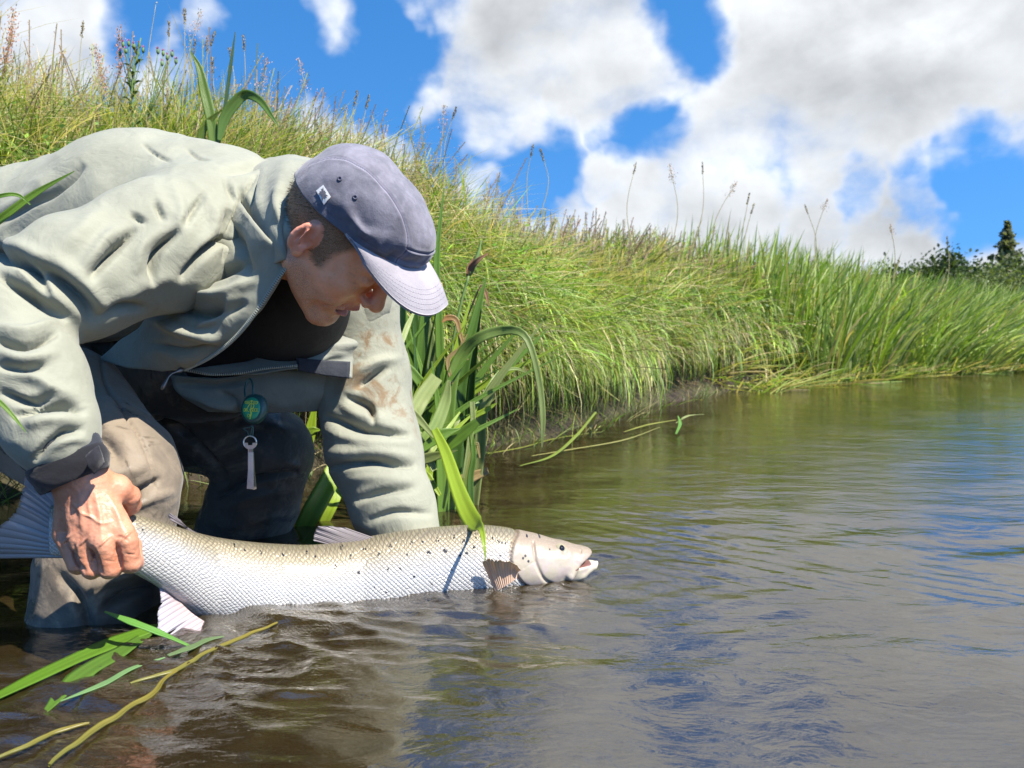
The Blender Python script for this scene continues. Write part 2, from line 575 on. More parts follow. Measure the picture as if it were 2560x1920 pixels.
def land(t, s):
    """Bank surface at shore position t and inland distance s -> (n,3)."""
    t = np.asarray(t, float); s = np.asarray(s, float)
    p = shore(t)
    n = np.stack([np.interp(t, _tt, _nrm[:, 0]), np.interp(t, _tt, _nrm[:, 1])], -1)
    fx = np.array([-0.45, 0.893]); k = np.clip((s - 0.8) / 8, 0, 1)[..., None]
    dirn = n * (1 - k) + fx * k; dirn /= np.linalg.norm(dirn, axis=-1)[..., None]
    wob = 0.10 * np.sin(t * 2.1) + 0.07 * np.sin(t * 5.3 + 1) + 0.03 * np.sin(t * 13)
    ss = s + np.where(s > 0, 0, 1) * 0 + wob * np.clip(s, 0, 1) * 0.6
    far = np.interp(p[..., 0], [-3, -1.5, -.6, 0.0, .5, 1.2, 2.5, 5, 12], [1.3, 1.25, 1.12, .93, .84, .93, 1.0, .92, .8])
    und = 0.27 * np.exp(-((s - 0.055) / 0.055) ** 2) * np.interp(p[..., 0], [1.5, 3.5], [1, .3])
    xy = p + dirn * ss[..., None] + n * (wob * 0.35)[..., None] + n * und[..., None]
    z = np.interp(s, PROF_S, PROF_Z)
    z = np.where(z > 0, z * far * (1 + 0.10 * np.sin(t * 1.7 + 2) * np.clip(s, 0, 1)), z)
    z = z + np.where(s > 0.02, 0.03 * np.sin(t * 7 + s * 9) * np.clip(s * 3, 0, 1), 0)
    return np.concatenate([xy, z[..., None]], -1)


# ground sheet swept along the shore
ts = np.unique(np.r_[np.linspace(0, T_X0 - 1, 40), np.arange(T_X0 - 1, T_X0 + 12, 0.05), np.linspace(T_X0 + 12, T_END, 120)])
ss = np.r_[np.linspace(-6, -0.3, 12), np.arange(-0.25, 1.2, 0.04), np.linspace(1.25, 4, 14), np.geomspace(4.5, 400, 18)]
TT, SS = np.meshgrid(ts, ss, indexing='ij')
G = land(TT.ravel(), SS.ravel())
rough_amp = np.where((SS.ravel() > -0.05) & (SS.ravel() < 0.35), 0.030, 0.012)
G += fbm(G, 9.0, 3)[:, None] * rough_amp[:, None] * np.array([1, 1, 0.5])
gme = mesh_np('ground', G, grid_faces(len(ts), len(ss)))
m_soil, t, b, o_ = mat_new('bank_soil')
co = t.node('ShaderNodeTexCoord').outputs['Object']
n1 = t.noise(co, 14, 8, 0.7); n2 = t.noise(co, 3, 4)
v1 = t.mix(t.step(n1, 0.35, 0.65), (0.010, 0.007, 0.004), (0.050, 0.032, 0.019))
v2 = t.mix(t.step(n2, 0.4, 0.65), v1, (0.06, 0.055, 0.02))
t.link(v2, b.inputs['Base Color']); b.inputs['Roughness'].default_value = 0.85
t.link(t.bump(n1, 0.9, 0.03), b.inputs['Normal'])
tag(ob('ground', gme, m_soil), 'grassy river bank of brown soil with a steep eroded edge', None, kind='structure')

# river bed, one level sheet
bed = mesh_np('river_bed', np.array([(-150, -150, -0.70), (300, -150, -0.70), (300, 300, -0.70), (-150, 300, -0.70)]), np.array([[0, 1, 2, 3]]))
m_bed = mat_simple('river_bed', (0.07, 0.045, 0.02), 0.9, var=0.5, scale=4)
tag(ob('river_bed', bed, m_bed), 'brown silty bed of the river', None, kind='structure')

# water surface with real ripples near the fish
def axis(lo, hi, step, far0, far1, n=60):
    a = np.arange(lo, hi, step)
    l = lo - (np.geomspace(step, lo - far0 + step, n)[1:] - step + step)
    r = a[-1] + np.geomspace(step, far1 - hi, n)
    return np.unique(np.r_[far0, l[l > far0], a, r])


wx = axis(-1.15, 1.1, 0.0055, -60, 150)
wy = axis(0.45, 2.1, 0.0055, -60, 60)
WX, WY = np.meshgrid(wx, wy, indexing='ij')
wp = np.stack([WX.ravel(), WY.ravel(), np.zeros(WX.size)], 1)
# fish side in the water (used for wake and ripples)
FISH_LINE = np.array([atw(430, 1600)[:2], atw(560, 1560)[:2], atw(900, 1500)[:2], atw(1290, 1475)[:2], atw(1500, 1430)[:2]])


def dist_line(P, L):
    best = np.full(len(P), 1e9)
    for k in range(len(L) - 1):
        a, b_ = L[k], L[k + 1]; ba = b_ - a
        u = np.clip(((P - a) @ ba) / (ba @ ba), 0, 1)
        best = np.minimum(best, np.linalg.norm(P - a - u[:, None] * ba, axis=1))
    return best


near = dist_line(wp[:, :2], FISH_LINE)
xpx, ypx, dd_ = topx(wp + [0, 0, 0])
ok = dd_ > 0.2
flow = np.exp(-(near / 0.16) ** 2)
weed_c = atw(470, 1700)[:2]
wk = np.exp(-(((wp[:, 0] - weed_c[0]) * 0.9) ** 2 + ((wp[:, 1] - weed_c[1]) * 1.1) ** 2) / 0.22 ** 2)
spot = np.clip(flow + 1.0 * wk, 0, 1.15)
r2 = np.hypot(wp[:, 0], wp[:, 1] - 1)
wz = np.zeros(len(wp)); wrng = np.random.default_rng(5)
warp = np.stack([fbm(wp, 6.0, 2), fbm(wp + 31, 6.0, 2)], 1) * 0.03
Q = wp[:, :2] + warp
for k in range(26):
    lam = wrng.uniform(0.06, 0.34); an = wrng.normal(1.9, 0.6)
    kv = 2 * np.pi / lam * np.array([math.cos(an), math.sin(an)])
    wz += np.sin(Q @ kv + wrng.uniform(0, 6.3)) * lam * 0.0017
wz *= np.clip(1.2 - r2 / 14, 0.0, 1) * (0.55 + 0.45 * vnoise(wp, 1.3))
# wake trains running off the head into the open water, fading outward
hx, hy = atw(1520, 1440)[:2]
ux, uy = wp[:, 0] - hx, wp[:, 1] - hy
wk_d = ux * 0.55 + np.abs(uy + 0.25 * ux) * 0.8
tr = np.sin(wk_d * 2 * np.pi / 0.055 + 1.5 * fbm(wp, 5.0, 2)) * np.exp(-np.clip(wk_d, 0, 9) / 0.30) * (ux > -0.1)
wz += 0.0013 * tr * np.clip((ux + 0.1) / 0.1, 0, 1)
wp2 = wp.copy(); wp2[:, :2] += np.stack([fbm(wp, 14.0, 2), fbm(wp + 9, 14.0, 2)], 1) * 0.014
ridg = 0
for sc_, am in ((10.0, 1.0), (20.0, 0.6), (38.0, 0.26)):
    q = wp2 * np.array([sc_ * 0.7, sc_ * 1.5, 1]); q[:, 0] += q[:, 1] * 0.35
    ridg = ridg + am * (1 - 2 * np.abs(vnoise(q, 1.0)))
wz += spot * ridg * 0.0056
wz += 0.008 * np.exp(-(near / 0.05) ** 2) * np.clip((0.0 - wp[:, 0]) / .25, 0, 1)
wme = mesh_np('water', np.c_[wp[:, :2], wz], grid_faces(len(wx), len(wy))[:, ::-1])
attr_f(wme, 'spot', spot)
m_wat, t, b, o_ = mat_new('river_water')
co = t.node('ShaderNodeTexCoord').outputs['Object']
mp = t.node('ShaderNodeMapping'); mp.inputs['Rotation'].default_value = (0, 0, 0.45); mp.inputs['Scale'].default_value = (1.0, 2.1, 1.0)
t.link(co, mp.inputs['Vector'])
b1 = t.noise(mp.outputs[0], 7.0, 5, 0.5, 0.8); b2 = t.noise(mp.outputs[0], 26.0, 4, 0.55, 1.0); b3 = t.noise(mp.outputs[0], 2.0, 2, 0.5, 0.4)
calm = t.step(t.noise(co, 1.1, 3, 0.5), 0.40, 0.62, 0.25, 1.0)
hh = t.math('ADD', t.math('MULTIPLY', b1, 1.0), t.math('MULTIPLY', b2, t.math('MULTIPLY', calm, 0.34)))
hh = t.math('ADD', hh, t.math('MULTIPLY', b3, 1.6))
sp = t.attr('spot')
b4 = t.noise(mp.outputs[0], 58.0, 3, 0.6, 1.6)
hh = t.math('ADD', hh, t.math('MULTIPLY', t.math('MULTIPLY', b4, sp), 0.35))
bn = t.node('ShaderNodeBump'); bn.inputs['Strength'].default_value = 0.8; bn.inputs['Distance'].default_value = 0.0042
t.link(hh, bn.inputs['Height'])
murk = t.noise(co, 2.2, 5, 0.6, 0.6)
body = t.node('ShaderNodeBsdfDiffuse')
t.link(t.mix(t.step(murk, 0.35, 0.65), (0.034, 0.022, 0.009), (0.060, 0.044, 0.016)), body.inputs['Color'])
clear = t.node('ShaderNodeBsdfTransparent'); clear.inputs['Color'].default_value = (0.80, 0.62, 0.36, 1)
mxa = t.node('ShaderNodeMixShader'); mxa.inputs[0].default_value = 0.52
t.link(clear.outputs[0], mxa.inputs[1]); t.link(body.outputs[0], mxa.inputs[2])
gl = t.node('ShaderNodeBsdfGlossy'); gl.inputs['Roughness'].default_value = 0.03; gl.inputs['Color'].default_value = (1, 1, 1, 1)
t.link(bn.outputs[0], gl.inputs['Normal'])
fr = t.node('ShaderNodeFresnel'); fr.inputs['IOR'].default_value = 2.5; t.link(bn.outputs[0], fr.inputs['Normal'])
mxb = t.node('ShaderNodeMixShader'); t.link(fr.outputs[0], mxb.inputs[0])
t.link(mxa.outputs[0], mxb.inputs[1]); t.link(gl.outputs[0], mxb.inputs[2]); t.link(mxb.outputs[0], o_.inputs['Surface'])
m_wat.node_tree.nodes.remove(b)
tag(ob('water', wme, m_wat), 'brown rippled river water reflecting clouds and the green bank', None, kind='structure')
# ------------------------------------------------------------------ vegetation
m_grass = leaf_material('grass_blade', 0.5, 0.38, 0.35)
m_seed = leaf_material('seed_head', 0.8, 0.25, 0.1)
m_iris = leaf_material('iris_leaf', 0.36, 0.33, 0.5, veins=True)
PAL = np.array([(0.19, 0.285, 0.035), (0.30, 0.35, 0.065), (0.10, 0.185, 0.028), (0.26, 0.33, 0.12), (0.50, 0.42, 0.23), (0.15, 0.25, 0.04)])


def unit(v): return v / (np.linalg.norm(v, axis=-1, keepdims=True) + 1e-9)


def shore_normal(t):
    return unit(np.stack([np.interp(t, _tt, _nrm[:, 0]), np.interp(t, _tt, _nrm[:, 1]), np.zeros(len(t))], -1))


def sample_t(n, a, b, power):
    """Shore positions, denser close to the camera."""
    g = np.linspace(T_X0 + a, T_X0 + b, 800); d = np.hypot(*shore(g).T); w = d ** -power
    c = np.cumsum(w); c /= c[-1]
    return np.interp(rng.random(n), c, g)


def pick_col(n, w, var=0.22):
    i = rng.choice(len(PAL), n, p=np.array(w) / sum(w))
    c = PAL[i] * np.exp(rng.normal(0, var, (n, 1))) * np.exp(rng.normal(0, 0.06, (n, 3)))
    return c


def clump(t, s, f=3.1):
    return 0.5 + 0.5 * vnoise(np.stack([t, s, t * 0], 1), f)


parts = []
# curtain of long grass hanging down the bank face
n = 46000
t_ = sample_t(n, -1.6, 13, 1.45); s_ = 0.11 + rng.beta(1.1, 1.7, n) * 0.75
base = land(t_, s_); out = -shore_normal(t_); tang = np.stack([-out[:, 1], out[:, 0], out[:, 2]], 1)
dcam = np.linalg.norm(base - CAMP, axis=1); cl_ = clump(t_, s_ * .5, 3.6); cl2 = clump(t_ + 40, s_, 1.4)
lean = (2.0 * (clump(t_ + 90, s_ * .6, 2.4) - 0.5) + rng.normal(0.1, 0.60, n))[:, None]
hd = unit(np.array([0, 0, -1.0]) + tang * lean * .5 + out * (.12 + .25 * rng.random((n, 1))))
up = unit(out * (0.55 + .5 * rng.random((n, 1))) + np.array([0, 0, .75]) + tang * (lean + rng.normal(0, .3, (n, 1))))
Lg = (0.14 + 0.50 * rng.random(n) ** 1.3) * (0.6 + 0.75 * cl_)
bend = np.clip(rng.normal(1.85, 0.55, n), 0.3, 2.6)
wdt = (0.0026 + 0.0034 * rng.random(n) ** 2) * np.clip(dcam / 2.6, 1, 3.0)
c0 = pick_col(n, (4.4, 2.8, 3.6, 2.8, 1.3, 3.2), .34) * (0.66 + 0.6 * cl2)[:, None]
low = (s_ < 0.34) & (rng.random(n) < 0.20); c0[low] = PAL[4] * rng.uniform(0.35, 0.9, (low.sum(), 1))
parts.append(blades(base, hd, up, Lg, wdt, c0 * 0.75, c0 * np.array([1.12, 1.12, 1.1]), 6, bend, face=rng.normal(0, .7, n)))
# tufts above the lip, tousled in every direction
n = 34000
t_ = sample_t(n, -1.8, 13, 1.4); s_ = 0.35 + rng.random(n) * 0.95
base = land(t_, s_); dcam = np.linalg.norm(base - CAMP, axis=1); cl_ = clump(t_, s_, 3.4)
an = 6.28 * clump(t_ + 17, s_ + 5, 1.7) + rng.normal(0, .9, n) - .6; hd = np.stack([np.cos(an), np.sin(an), 0 * an], 1); hd = unit(hd - .55 * shore_normal(t_))
up = unit(np.array([0, 0, 1.0]) + hd * .3 + rng.normal(0, .25, (n, 3)))
wdt = (0.0026 + 0.0030 * rng.random(n) ** 2) * np.clip(dcam / 2.6, 1, 3.0)
c0 = pick_col(n, (4.6, 3.6, 2.6, 2.2, 1.6, 3), .3)
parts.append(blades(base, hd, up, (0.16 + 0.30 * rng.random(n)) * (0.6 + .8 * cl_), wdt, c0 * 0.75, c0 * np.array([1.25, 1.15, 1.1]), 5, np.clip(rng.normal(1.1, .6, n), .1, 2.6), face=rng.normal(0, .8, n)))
# long pale flowering stems lying across the grass
n = 3600
t_ = sample_t(n, -1.5, 12, 1.4); s_ = 0.25 + rng.random(n) * 1.0; base = land(t_, s_); base[:, 2] += .06 + .1 * rng.random(n); dcam = np.linalg.norm(base - CAMP, axis=1)
an = rng.normal(.2, 1.3, n); hd = unit(np.stack([np.cos(an), np.sin(an) - .4, -.3 + 0 * an], 1)); up = unit(np.array([0, 0, .8]) + hd * .9 + rng.normal(0, .3, (n, 3)) - .4 * shore_normal(t_))
c0 = PAL[4] * rng.uniform(.7, 1.2, (n, 1)); parts.append(blades(base, hd, up, .28 + .3 * rng.random(n), .0022 * np.clip(dcam / 2.6, 1, 2.6), c0, c0, 5, rng.uniform(.3, 1.6, n)))
# meadow on top, upright and wind-bent
n = 64000
t_ = sample_t(n, -2.2, 15, 1.3); s_ = 0.75 + rng.random(n) ** 1.6 * 5.5
base = land(t_, s_); dcam = np.linalg.norm(base - CAMP, axis=1); cl_ = clump(t_, s_, 2.2)
an = rng.normal(0.3, 1.0, n); hd = np.stack([np.cos(an), np.sin(an) - 0.25, an * 0], 1); hd = unit(hd)
up = unit(np.array([0, 0, 1.0]) + rng.normal(0, 0.22, (n, 3)))
Lg = (0.15 + 0.22 * rng.random(n)) * (0.6 + 0.7 * cl_) * np.interp(base[:, 0], [-1.2, 0.2], [1.35, .95])
wdt = (0.0026 + 0.0016 * rng.random(n)) * np.clip(dcam / 2.6, 1, 3.2)
c0 = pick_col(n, (4.5, 3.5, 3, 2, 1.6, 3)); c1 = c0 * np.array([1.3, 1.15, 1.1])
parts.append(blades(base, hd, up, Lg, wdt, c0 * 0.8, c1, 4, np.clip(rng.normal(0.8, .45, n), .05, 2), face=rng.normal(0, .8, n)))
V, F, C = join_vfc(parts)
gm = mesh_np('bank_grass', V, F); attr_c(gm, 'Col', C)
tag(ob('bank_grass', gm, m_grass), 'long green grass hanging over the river bank', 'grass', kind='stuff')

# dead roots and straw hanging in the undercut
n = 9000
t_ = sample_t(n, -1.8, 9, 1.3); s_ = rng.random(n) * 0.30 + 0.02
base = land(t_, s_); base[:, 2] += 0.02; out = -shore_normal(t_); tang = np.stack([-out[:, 1], out[:, 0], out[:, 2]], 1)
hd = unit(np.array([0, 0, -1.0]) + rng.normal(0, .35, (n, 3))); up = unit(out * 0.9 + tang * rng.normal(0, .8, (n, 1)) + [0, 0, 0.15])
k = rng.random((n, 1)); c0 = (1 - k) * np.array([0.10, 0.065, 0.04]) + k * np.array([0.33, 0.26, 0.14])
V, F, C = blades(base, hd, up, 0.08 + 0.17 * rng.random(n), 0.0026 * np.clip(np.linalg.norm(base, axis=1) / 2.6, 1, 3), c0, c0, 4, np.clip(rng.normal(1.3, .4, n), .2, 2))
rm = mesh_np('dry_roots', V, F); attr_c(rm, 'Col', C)
tag(ob('dry_roots', rm, m_seed), 'dry straw and brown roots hanging from the eroded bank edge', 'roots', kind='stuff')


def panicles(base, top, nsp, spread, size, col, headfrac=0.33, curve=0.1):
    """Grass stems with loose seed heads; base/top (n,3)."""
    n = len(base); ax = top - base; Ls = np.linalg.norm(ax, axis=1); ax = unit(ax)
    side = unit(np.cross(ax, rng.normal(0, 1, (n, 3))))
    u = np.linspace(0, 1, 5)
    st = base[:, None] + (top - base)[:, None] * u[None, :, None] + side[:, None] * (curve * Ls)[:, None, None] * (u ** 2)[None, :, None]
    parts = []
    w = 0.0011 * np.clip(np.linalg.norm(base - CAMP, axis=1) / 2.2, 1, 3)
    vv = np.cross(unit(base - CAMP), ax); vv = unit(vv)
    V = np.stack([st - vv[:, None] * w[:, None, None], st + vv[:, None] * w[:, None, None]], 2).reshape(n, -1, 3)
    tri = []
    for k in range(4): a = 2 * k; tri += [(a, a + 1, a + 3), (a, a + 3, a + 2)]
    F = (np.arange(n)[:, None, None] * 10 + np.array(tri)[None]).reshape(-1, 3)
    sc = np.repeat(col[:, None] * np.array([0.8, 1.0, 0.7]), 10, 1)
    parts.append((V.reshape(-1, 3), F, sc.reshape(-1, 3)))
    q = 1 - headfrac * rng.random((n, nsp)) ** 0.8
    P = base[:, None] + (top - base)[:, None] * q[..., None] + side[:, None] * (curve * Ls)[:, None, None] * (q ** 2)[..., None]
    rad = spread[:, None] * ((1.02 - q) / headfrac) ** 0.7
    dv = rng.normal(0, 1, (n, nsp, 3)); dv -= (dv * ax[:, None]).sum(-1, keepdims=True) * ax[:, None]; dv = unit(dv) * rng.random((n, nsp, 1)) ** 0.6
    P = P + dv * rad[..., None] + ax[:, None] * rad[..., None] * 0.6
    sd = unit(rng.normal(0, 1, (n, nsp, 3)) * 0.6 + ax[:, None]) * size[:, None, None]
    pp = unit(np.cross(sd, rng.normal(0, 1, (n, nsp, 3)))) * size[:, None, None] * 0.3
    V = np.stack([P - sd, P + pp, P + sd, P - pp], 2).reshape(-1, 3)
    m = n * nsp; F = (np.arange(m)[:, None, None] * 4 + np.array([(0, 1, 2), (0, 2, 3)])[None]).reshape(-1, 3)
    C = np.repeat((col[:, None] * np.exp(rng.normal(0, .2, (n, nsp, 1)))).reshape(-1, 3), 4, 0)
    parts.append((V, F, C))
    return join_vfc(parts)


SEEDC = np.array([(0.36, 0.22, 0.19), (0.45, 0.33, 0.20), (0.30, 0.17, 0.15), (0.40, 0.36, 0.18), (0.40, 0.27, 0.25)])
n = 4200
t_ = sample_t(n, -2.0, 13, 1.25); s_ = 0.55 + rng.random(n) ** 1.3 * 3.0
base = land(t_, s_); dcam = np.linalg.norm(base - CAMP, axis=1)
lean = np.stack([rng.normal(0.16, .2, n), rng.normal(-.05, .2, n), np.ones(n)], 1); lean = unit(lean)
Lg = 0.28 + 0.30 * rng.random(n) ** 1.5
V, F, C = panicles(base, base + lean * Lg[:, None], 34, 0.016 + 0.036 * rng.random(n), (0.0033 + 0.0012 * rng.random(n)) * np.clip(dcam / 2.8, 1, 2.6), SEEDC[rng.choice(5, n)] * rng.uniform(.8, 1.25, (n, 1)), 0.40, 0.12)
sm = mesh_np('seed_grass', V, F); attr_c(sm, 'Col', C)
tag(ob('seed_grass', sm, m_seed), 'feathery brown and purple grass seed heads along the bank top', 'grass', kind='stuff')
# drooping pale seed heads on the bank face
n = 700
t_ = sample_t(n, -1.0, 9, 1.3); s_ = 0.15 + rng.random(n) * 0.75
base = land(t_, s_); out = -shore_normal(t_)
tip = unit(out + rng.normal(0, .45, (n, 3)) + [0, 0, .15]); dcam = np.linalg.norm(base - CAMP, axis=1)
V, F, C = panicles(base + out * 0.05, base + tip * (0.25 + .2 * rng.random((n, 1))), 22, 0.01 + .015 * rng.random(n), 0.0030 * np.clip(dcam / 2.8, 1, 2.6), np.array([(0.42, 0.33, 0.19)]) * rng.uniform(.6, 1.25, (n, 1)), 0.4, -0.2)
sm = mesh_np('drooping_seed_grass', V, F); attr_c(sm, 'Col', C)
tag(ob('drooping_seed_grass', sm, m_seed), 'straw coloured seed heads drooping from the bank face', 'grass', kind='stuff')


def leaf_mesh(name, C, width, col0, col1, nseg=26, fold=0.18, facing=None, twist=0.0, thick=0.0009, ragged=0.0):
    """One strap leaf: centre line C (k,3), width (m) along it, V-fold, slight ripple; closed and thin."""
    P = cat_rom(C, nseg); u = np.linspace(0, 1, nseg)
    wv = np.interp(u, np.linspace(0, 1, len(width)), width) if np.ndim(width) else width * np.clip((1 - u ** 3.2), 0, 1)
    T, _, _ = frames(P)
    view = unit(P - CAMP) if facing is None else np.broadcast_to(np.asarray(facing, float), P.shape)
    S = unit(np.cross(T, view)); N = np.cross(S, T)
    a = twist * u; S, N = S * np.cos(a)[:, None] + N * np.sin(a)[:, None], N * np.cos(a)[:, None] - S * np.sin(a)[:, None]
    q = np.linspace(-1, 1, 7)
    rip = 0.02 * np.sin(u * 17 + len(name))
    off = (1 - np.abs(q)) * fold
    rows = P[:, None] + S[:, None] * (wv[:, None] * 0.5 * q[None])[..., None] + N[:, None] * (wv[:, None] * (off[None] + rip[:, None] * q[None]))[..., None]
    V = rows.reshape(-1, 3); nrm = np.repeat(N, 7, 0)
    nv = len(V); F = grid_faces(nseg, 7)
    V2 = np.r_[V, V - nrm * thick]
    b1 = np.arange(nseg) * 7; b2 = b1 + 6
    e1 = np.stack([b1[:-1], b1[1:], b1[1:] + nv, b1[:-1] + nv], 1); e2 = np.stack([b2[1:], b2[:-1], b2[:-1] + nv, b2[1:] + nv], 1)
    me = mesh_np(name, V2, np.r_[F, F[:, ::-1] + nv, e1, e2])
    al = np.repeat(u, 7); ac = np.tile(q, nseg)
    cc = np.asarray(col0)[None] * (1 - al)[:, None] + np.asarray(col1)[None] * al[:, None]
    cc = cc * (1 + 0.12 * np.sin(ac * 9 + al * 3))[:, None]
    attr_c(me, 'Col', np.r_[cc, cc]); attr_f(me, 'across', np.r_[ac, ac]); attr_f(me, 'along', np.r_[al, al] * 4 + len(name))
    return me


def px_line(pts): return np.array([at(*p) for p in pts])


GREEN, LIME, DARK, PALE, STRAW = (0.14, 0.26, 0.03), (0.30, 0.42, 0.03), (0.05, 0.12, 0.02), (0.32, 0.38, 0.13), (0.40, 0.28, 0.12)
# ---- yellow flag iris clump standing in the water beside the sleeve
iris = thing('iris_plant', 'clump of broad sword-shaped green iris leaves standing in the water behind the fish', 'plant', tuple(atw(1110, 1290)))
LEAVES = [
    ([(1086, 1073, 1.72), (1114, 1132, 1.66), (1142, 1215, 1.55), (1166, 1275, 1.44), (1186, 1308, 1.33), (1203, 1322, 1.245), (1210, 1362, 1.215), (1214, 1402, 1.21)], (22, 34, 40, 46, 44, 14, 8, 1), LIME, LIME),
    ([(1105, 1290, 1.92), (1118, 1080, 1.92), (1130, 950, 1.92), (1158, 880, 1.92), (1200, 843, 1.9), (1245, 828, 1.9), (1290, 826, 1.88), (1318, 848, 1.87), (1338, 905, 1.86), (1352, 980, 1.86), (1357, 1050, 1.86), (1355, 1118, 1.87)], (34, 34, 32, 30, 28, 26, 22, 18, 16, 16, 15, 3), GREEN, PALE),
    ([(1115, 1290, 2.0), (1106, 1050, 2.0), (1100, 900, 2.0), (1096, 760, 2.0), (1092, 640, 2.0), (1110, 470, 2.0)], (30, 28, 22, 20, 16, 3), GREEN, GREEN),
    ([(1130, 1290, 1.98), (1150, 1000, 1.98), (1168, 880, 1.98), (1190, 790, 1.98), (1216, 690, 1.98)], (36, 34, 30, 24, 3), DARK, GREEN),
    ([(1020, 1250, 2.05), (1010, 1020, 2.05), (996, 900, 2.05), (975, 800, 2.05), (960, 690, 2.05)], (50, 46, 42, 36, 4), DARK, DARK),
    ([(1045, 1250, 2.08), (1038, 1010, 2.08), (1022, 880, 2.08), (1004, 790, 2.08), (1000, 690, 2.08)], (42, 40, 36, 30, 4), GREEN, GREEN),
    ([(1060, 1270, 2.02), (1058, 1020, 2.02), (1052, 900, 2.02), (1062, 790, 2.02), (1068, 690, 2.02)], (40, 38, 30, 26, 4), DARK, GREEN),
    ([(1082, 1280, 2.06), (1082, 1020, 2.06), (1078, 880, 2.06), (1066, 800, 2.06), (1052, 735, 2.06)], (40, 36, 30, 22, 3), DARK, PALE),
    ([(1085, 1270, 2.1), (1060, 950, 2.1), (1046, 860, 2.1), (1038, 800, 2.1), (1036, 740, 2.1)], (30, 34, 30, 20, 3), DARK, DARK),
    ([(1004, 1085, 1.78), (1030, 1040, 1.78), (1058, 990, 1.8), (1092, 942, 1.82)], (30, 40, 40, 34), PALE, PALE),
    ([(1022, 1170, 1.76), (1060, 1110, 1.76), (1092, 1060, 1.78), (1114, 1000, 1.8), (1122, 950, 1.8)], (26, 40, 34, 28, 8), GREEN, PALE),
    ([(1158, 1195, 1.86), (1174, 1100, 1.86), (1182, 1050, 1.86), (1180, 1004, 1.86)], (6, 13, 14, 14), PALE, PALE),
    ([(742, 1348, 1.74), (780, 1280, 1.74), (818, 1212, 1.76), (850, 1150, 1.8)], (34, 52, 50, 44), GREEN, LIME),
    ([(800, 1330, 1.8), (830, 1260, 1.8), (862, 1180, 1.85), (880, 1120, 1.9)], (20, 30, 30, 16), LIME, LIME),
    ([(760, 1150, 2.1), (775, 1080, 2.1), (790, 1000, 2.1)], (24, 30, 4), LIME, LIME),
    ([(742, 1110, 2.1), (775, 1078, 2.1), (800, 1075, 2.1)], (10, 22, 4), GREEN, LIME),
    ([(1010, 1230, 1.82), (1040, 1180, 1.82), (1075, 1135, 1.82), (1085, 1120, 1.82)], (6, 30, 22, 8), LIME, PALE),
    ([(1000, 1190, 1.9), (1015, 1120, 1.9), (1035, 1075, 1.9), (1052, 1080, 1.9)], (26, 34, 30, 20), LIME, LIME),
    ([(1045, 1260, 1.85), (1065, 1230, 1.85), (1085, 1205, 1.85)], (8, 26, 20), LIME, PALE),
    ([(1020, 1195, 1.8), (1060, 1150, 1.8), (1110, 1085, 1.84), (1150, 1030, 1.88)], (4, 18, 14, 4), PALE, LIME),
    ([(1160, 1240, 1.9), (1170, 1180, 1.9), (1190, 1110, 1.9), (1200, 1145, 1.9)], (20, 22, 12, 3), GREEN, STRAW),
    ([(980, 905, 1.72), (1003, 858, 1.74), (1020, 812, 1.77), (1040, 770, 1.8)], (8, 14, 14, 3), PALE, PALE),
    ([(1180, 1300, 1.85), (1176, 1200, 1.86), (1184, 1140, 1.86), (1178, 1080, 1.86)], (14, 16, 14, 10), DARK, GREEN),
    ([(1170, 900, 1.95), (1152, 840, 1.95), (1140, 800, 1.95), (1118, 795, 1.95), (1105, 806, 1.95)], (4, 10, 14, 16, 3), STRAW, (0.5, 0.24, 0.08)),
    ([(1130, 960, 1.92), (1120, 900, 1.92), (1150, 870, 1.92), (1168, 835, 1.92)], (6, 12, 8, 2), STRAW, STRAW),
    ([(1188, 1015, 1.95), (1212, 985, 1.97), (1245, 935, 2.0), (1290, 922, 2.02), (1335, 942, 2.05)], (12, 12, 10, 8, 2), GREEN, PALE),
    ([(1185, 1040, 1.95), (1215, 1025, 1.95), (1242, 1008, 1.95)], (14, 14, 3), LIME, LIME),
]
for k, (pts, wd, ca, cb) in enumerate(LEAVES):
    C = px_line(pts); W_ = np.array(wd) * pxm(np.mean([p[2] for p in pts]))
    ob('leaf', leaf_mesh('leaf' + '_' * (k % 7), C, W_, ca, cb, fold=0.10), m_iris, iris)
irg = np.random.default_rng(3)
for k in range(64):
    bx = irg.uniform(880, 1190); d0 = irg.uniform(1.85, 2.3); b0 = at(bx, 850 + FPX * CAM_H / d0, d0)
    hgt = irg.uniform(0.22, 0.60); ln = irg.normal(0.02, 0.10); ly = irg.normal(0, .06)
    mid = b0 + np.array([ln * .4, ly * .4, hgt * .6]); tip = b0 + np.array([ln * 1.6, ly, hgt])
    col = [GREEN, DARK, GREEN, LIME, PALE][irg.integers(5)]
    ob('leaf', leaf_mesh('leaf' + '_' * (k % 7), [b0 - [0, 0, .05], b0 * .55 + mid * .45, mid, tip], np.array([.026, .028, .022, .002]) * irg.uniform(.7, 1.25), col, col, fold=0.1, facing=(irg.normal(0, .5), 1, 0)), m_iris, iris)

for k in range(18):   # bent and broken leaves low in the clump
    d0 = irg.uniform(1.72, 1.98); a = at(irg.uniform(985, 1120), irg.uniform(1060, 1280), d0); an = irg.uniform(.3, 2.6); L_ = irg.uniform(.06, .16)
    e = a + np.array([math.cos(an), irg.normal(0, .3), math.sin(an)]) * L_; mid = (a + e) / 2 + np.array([0, 0, irg.uniform(.0, .03)])
    col = [GREEN, LIME, PALE, LIME, STRAW][irg.integers(5)]
    ob('leaf', leaf_mesh('leaf' + '_' * (k % 7), [a, mid, e], np.array([.012, .026, .014 if k % 2 else .001]) * irg.uniform(.7, 1.3), col, col, nseg=14, fold=0.1), m_iris, iris)

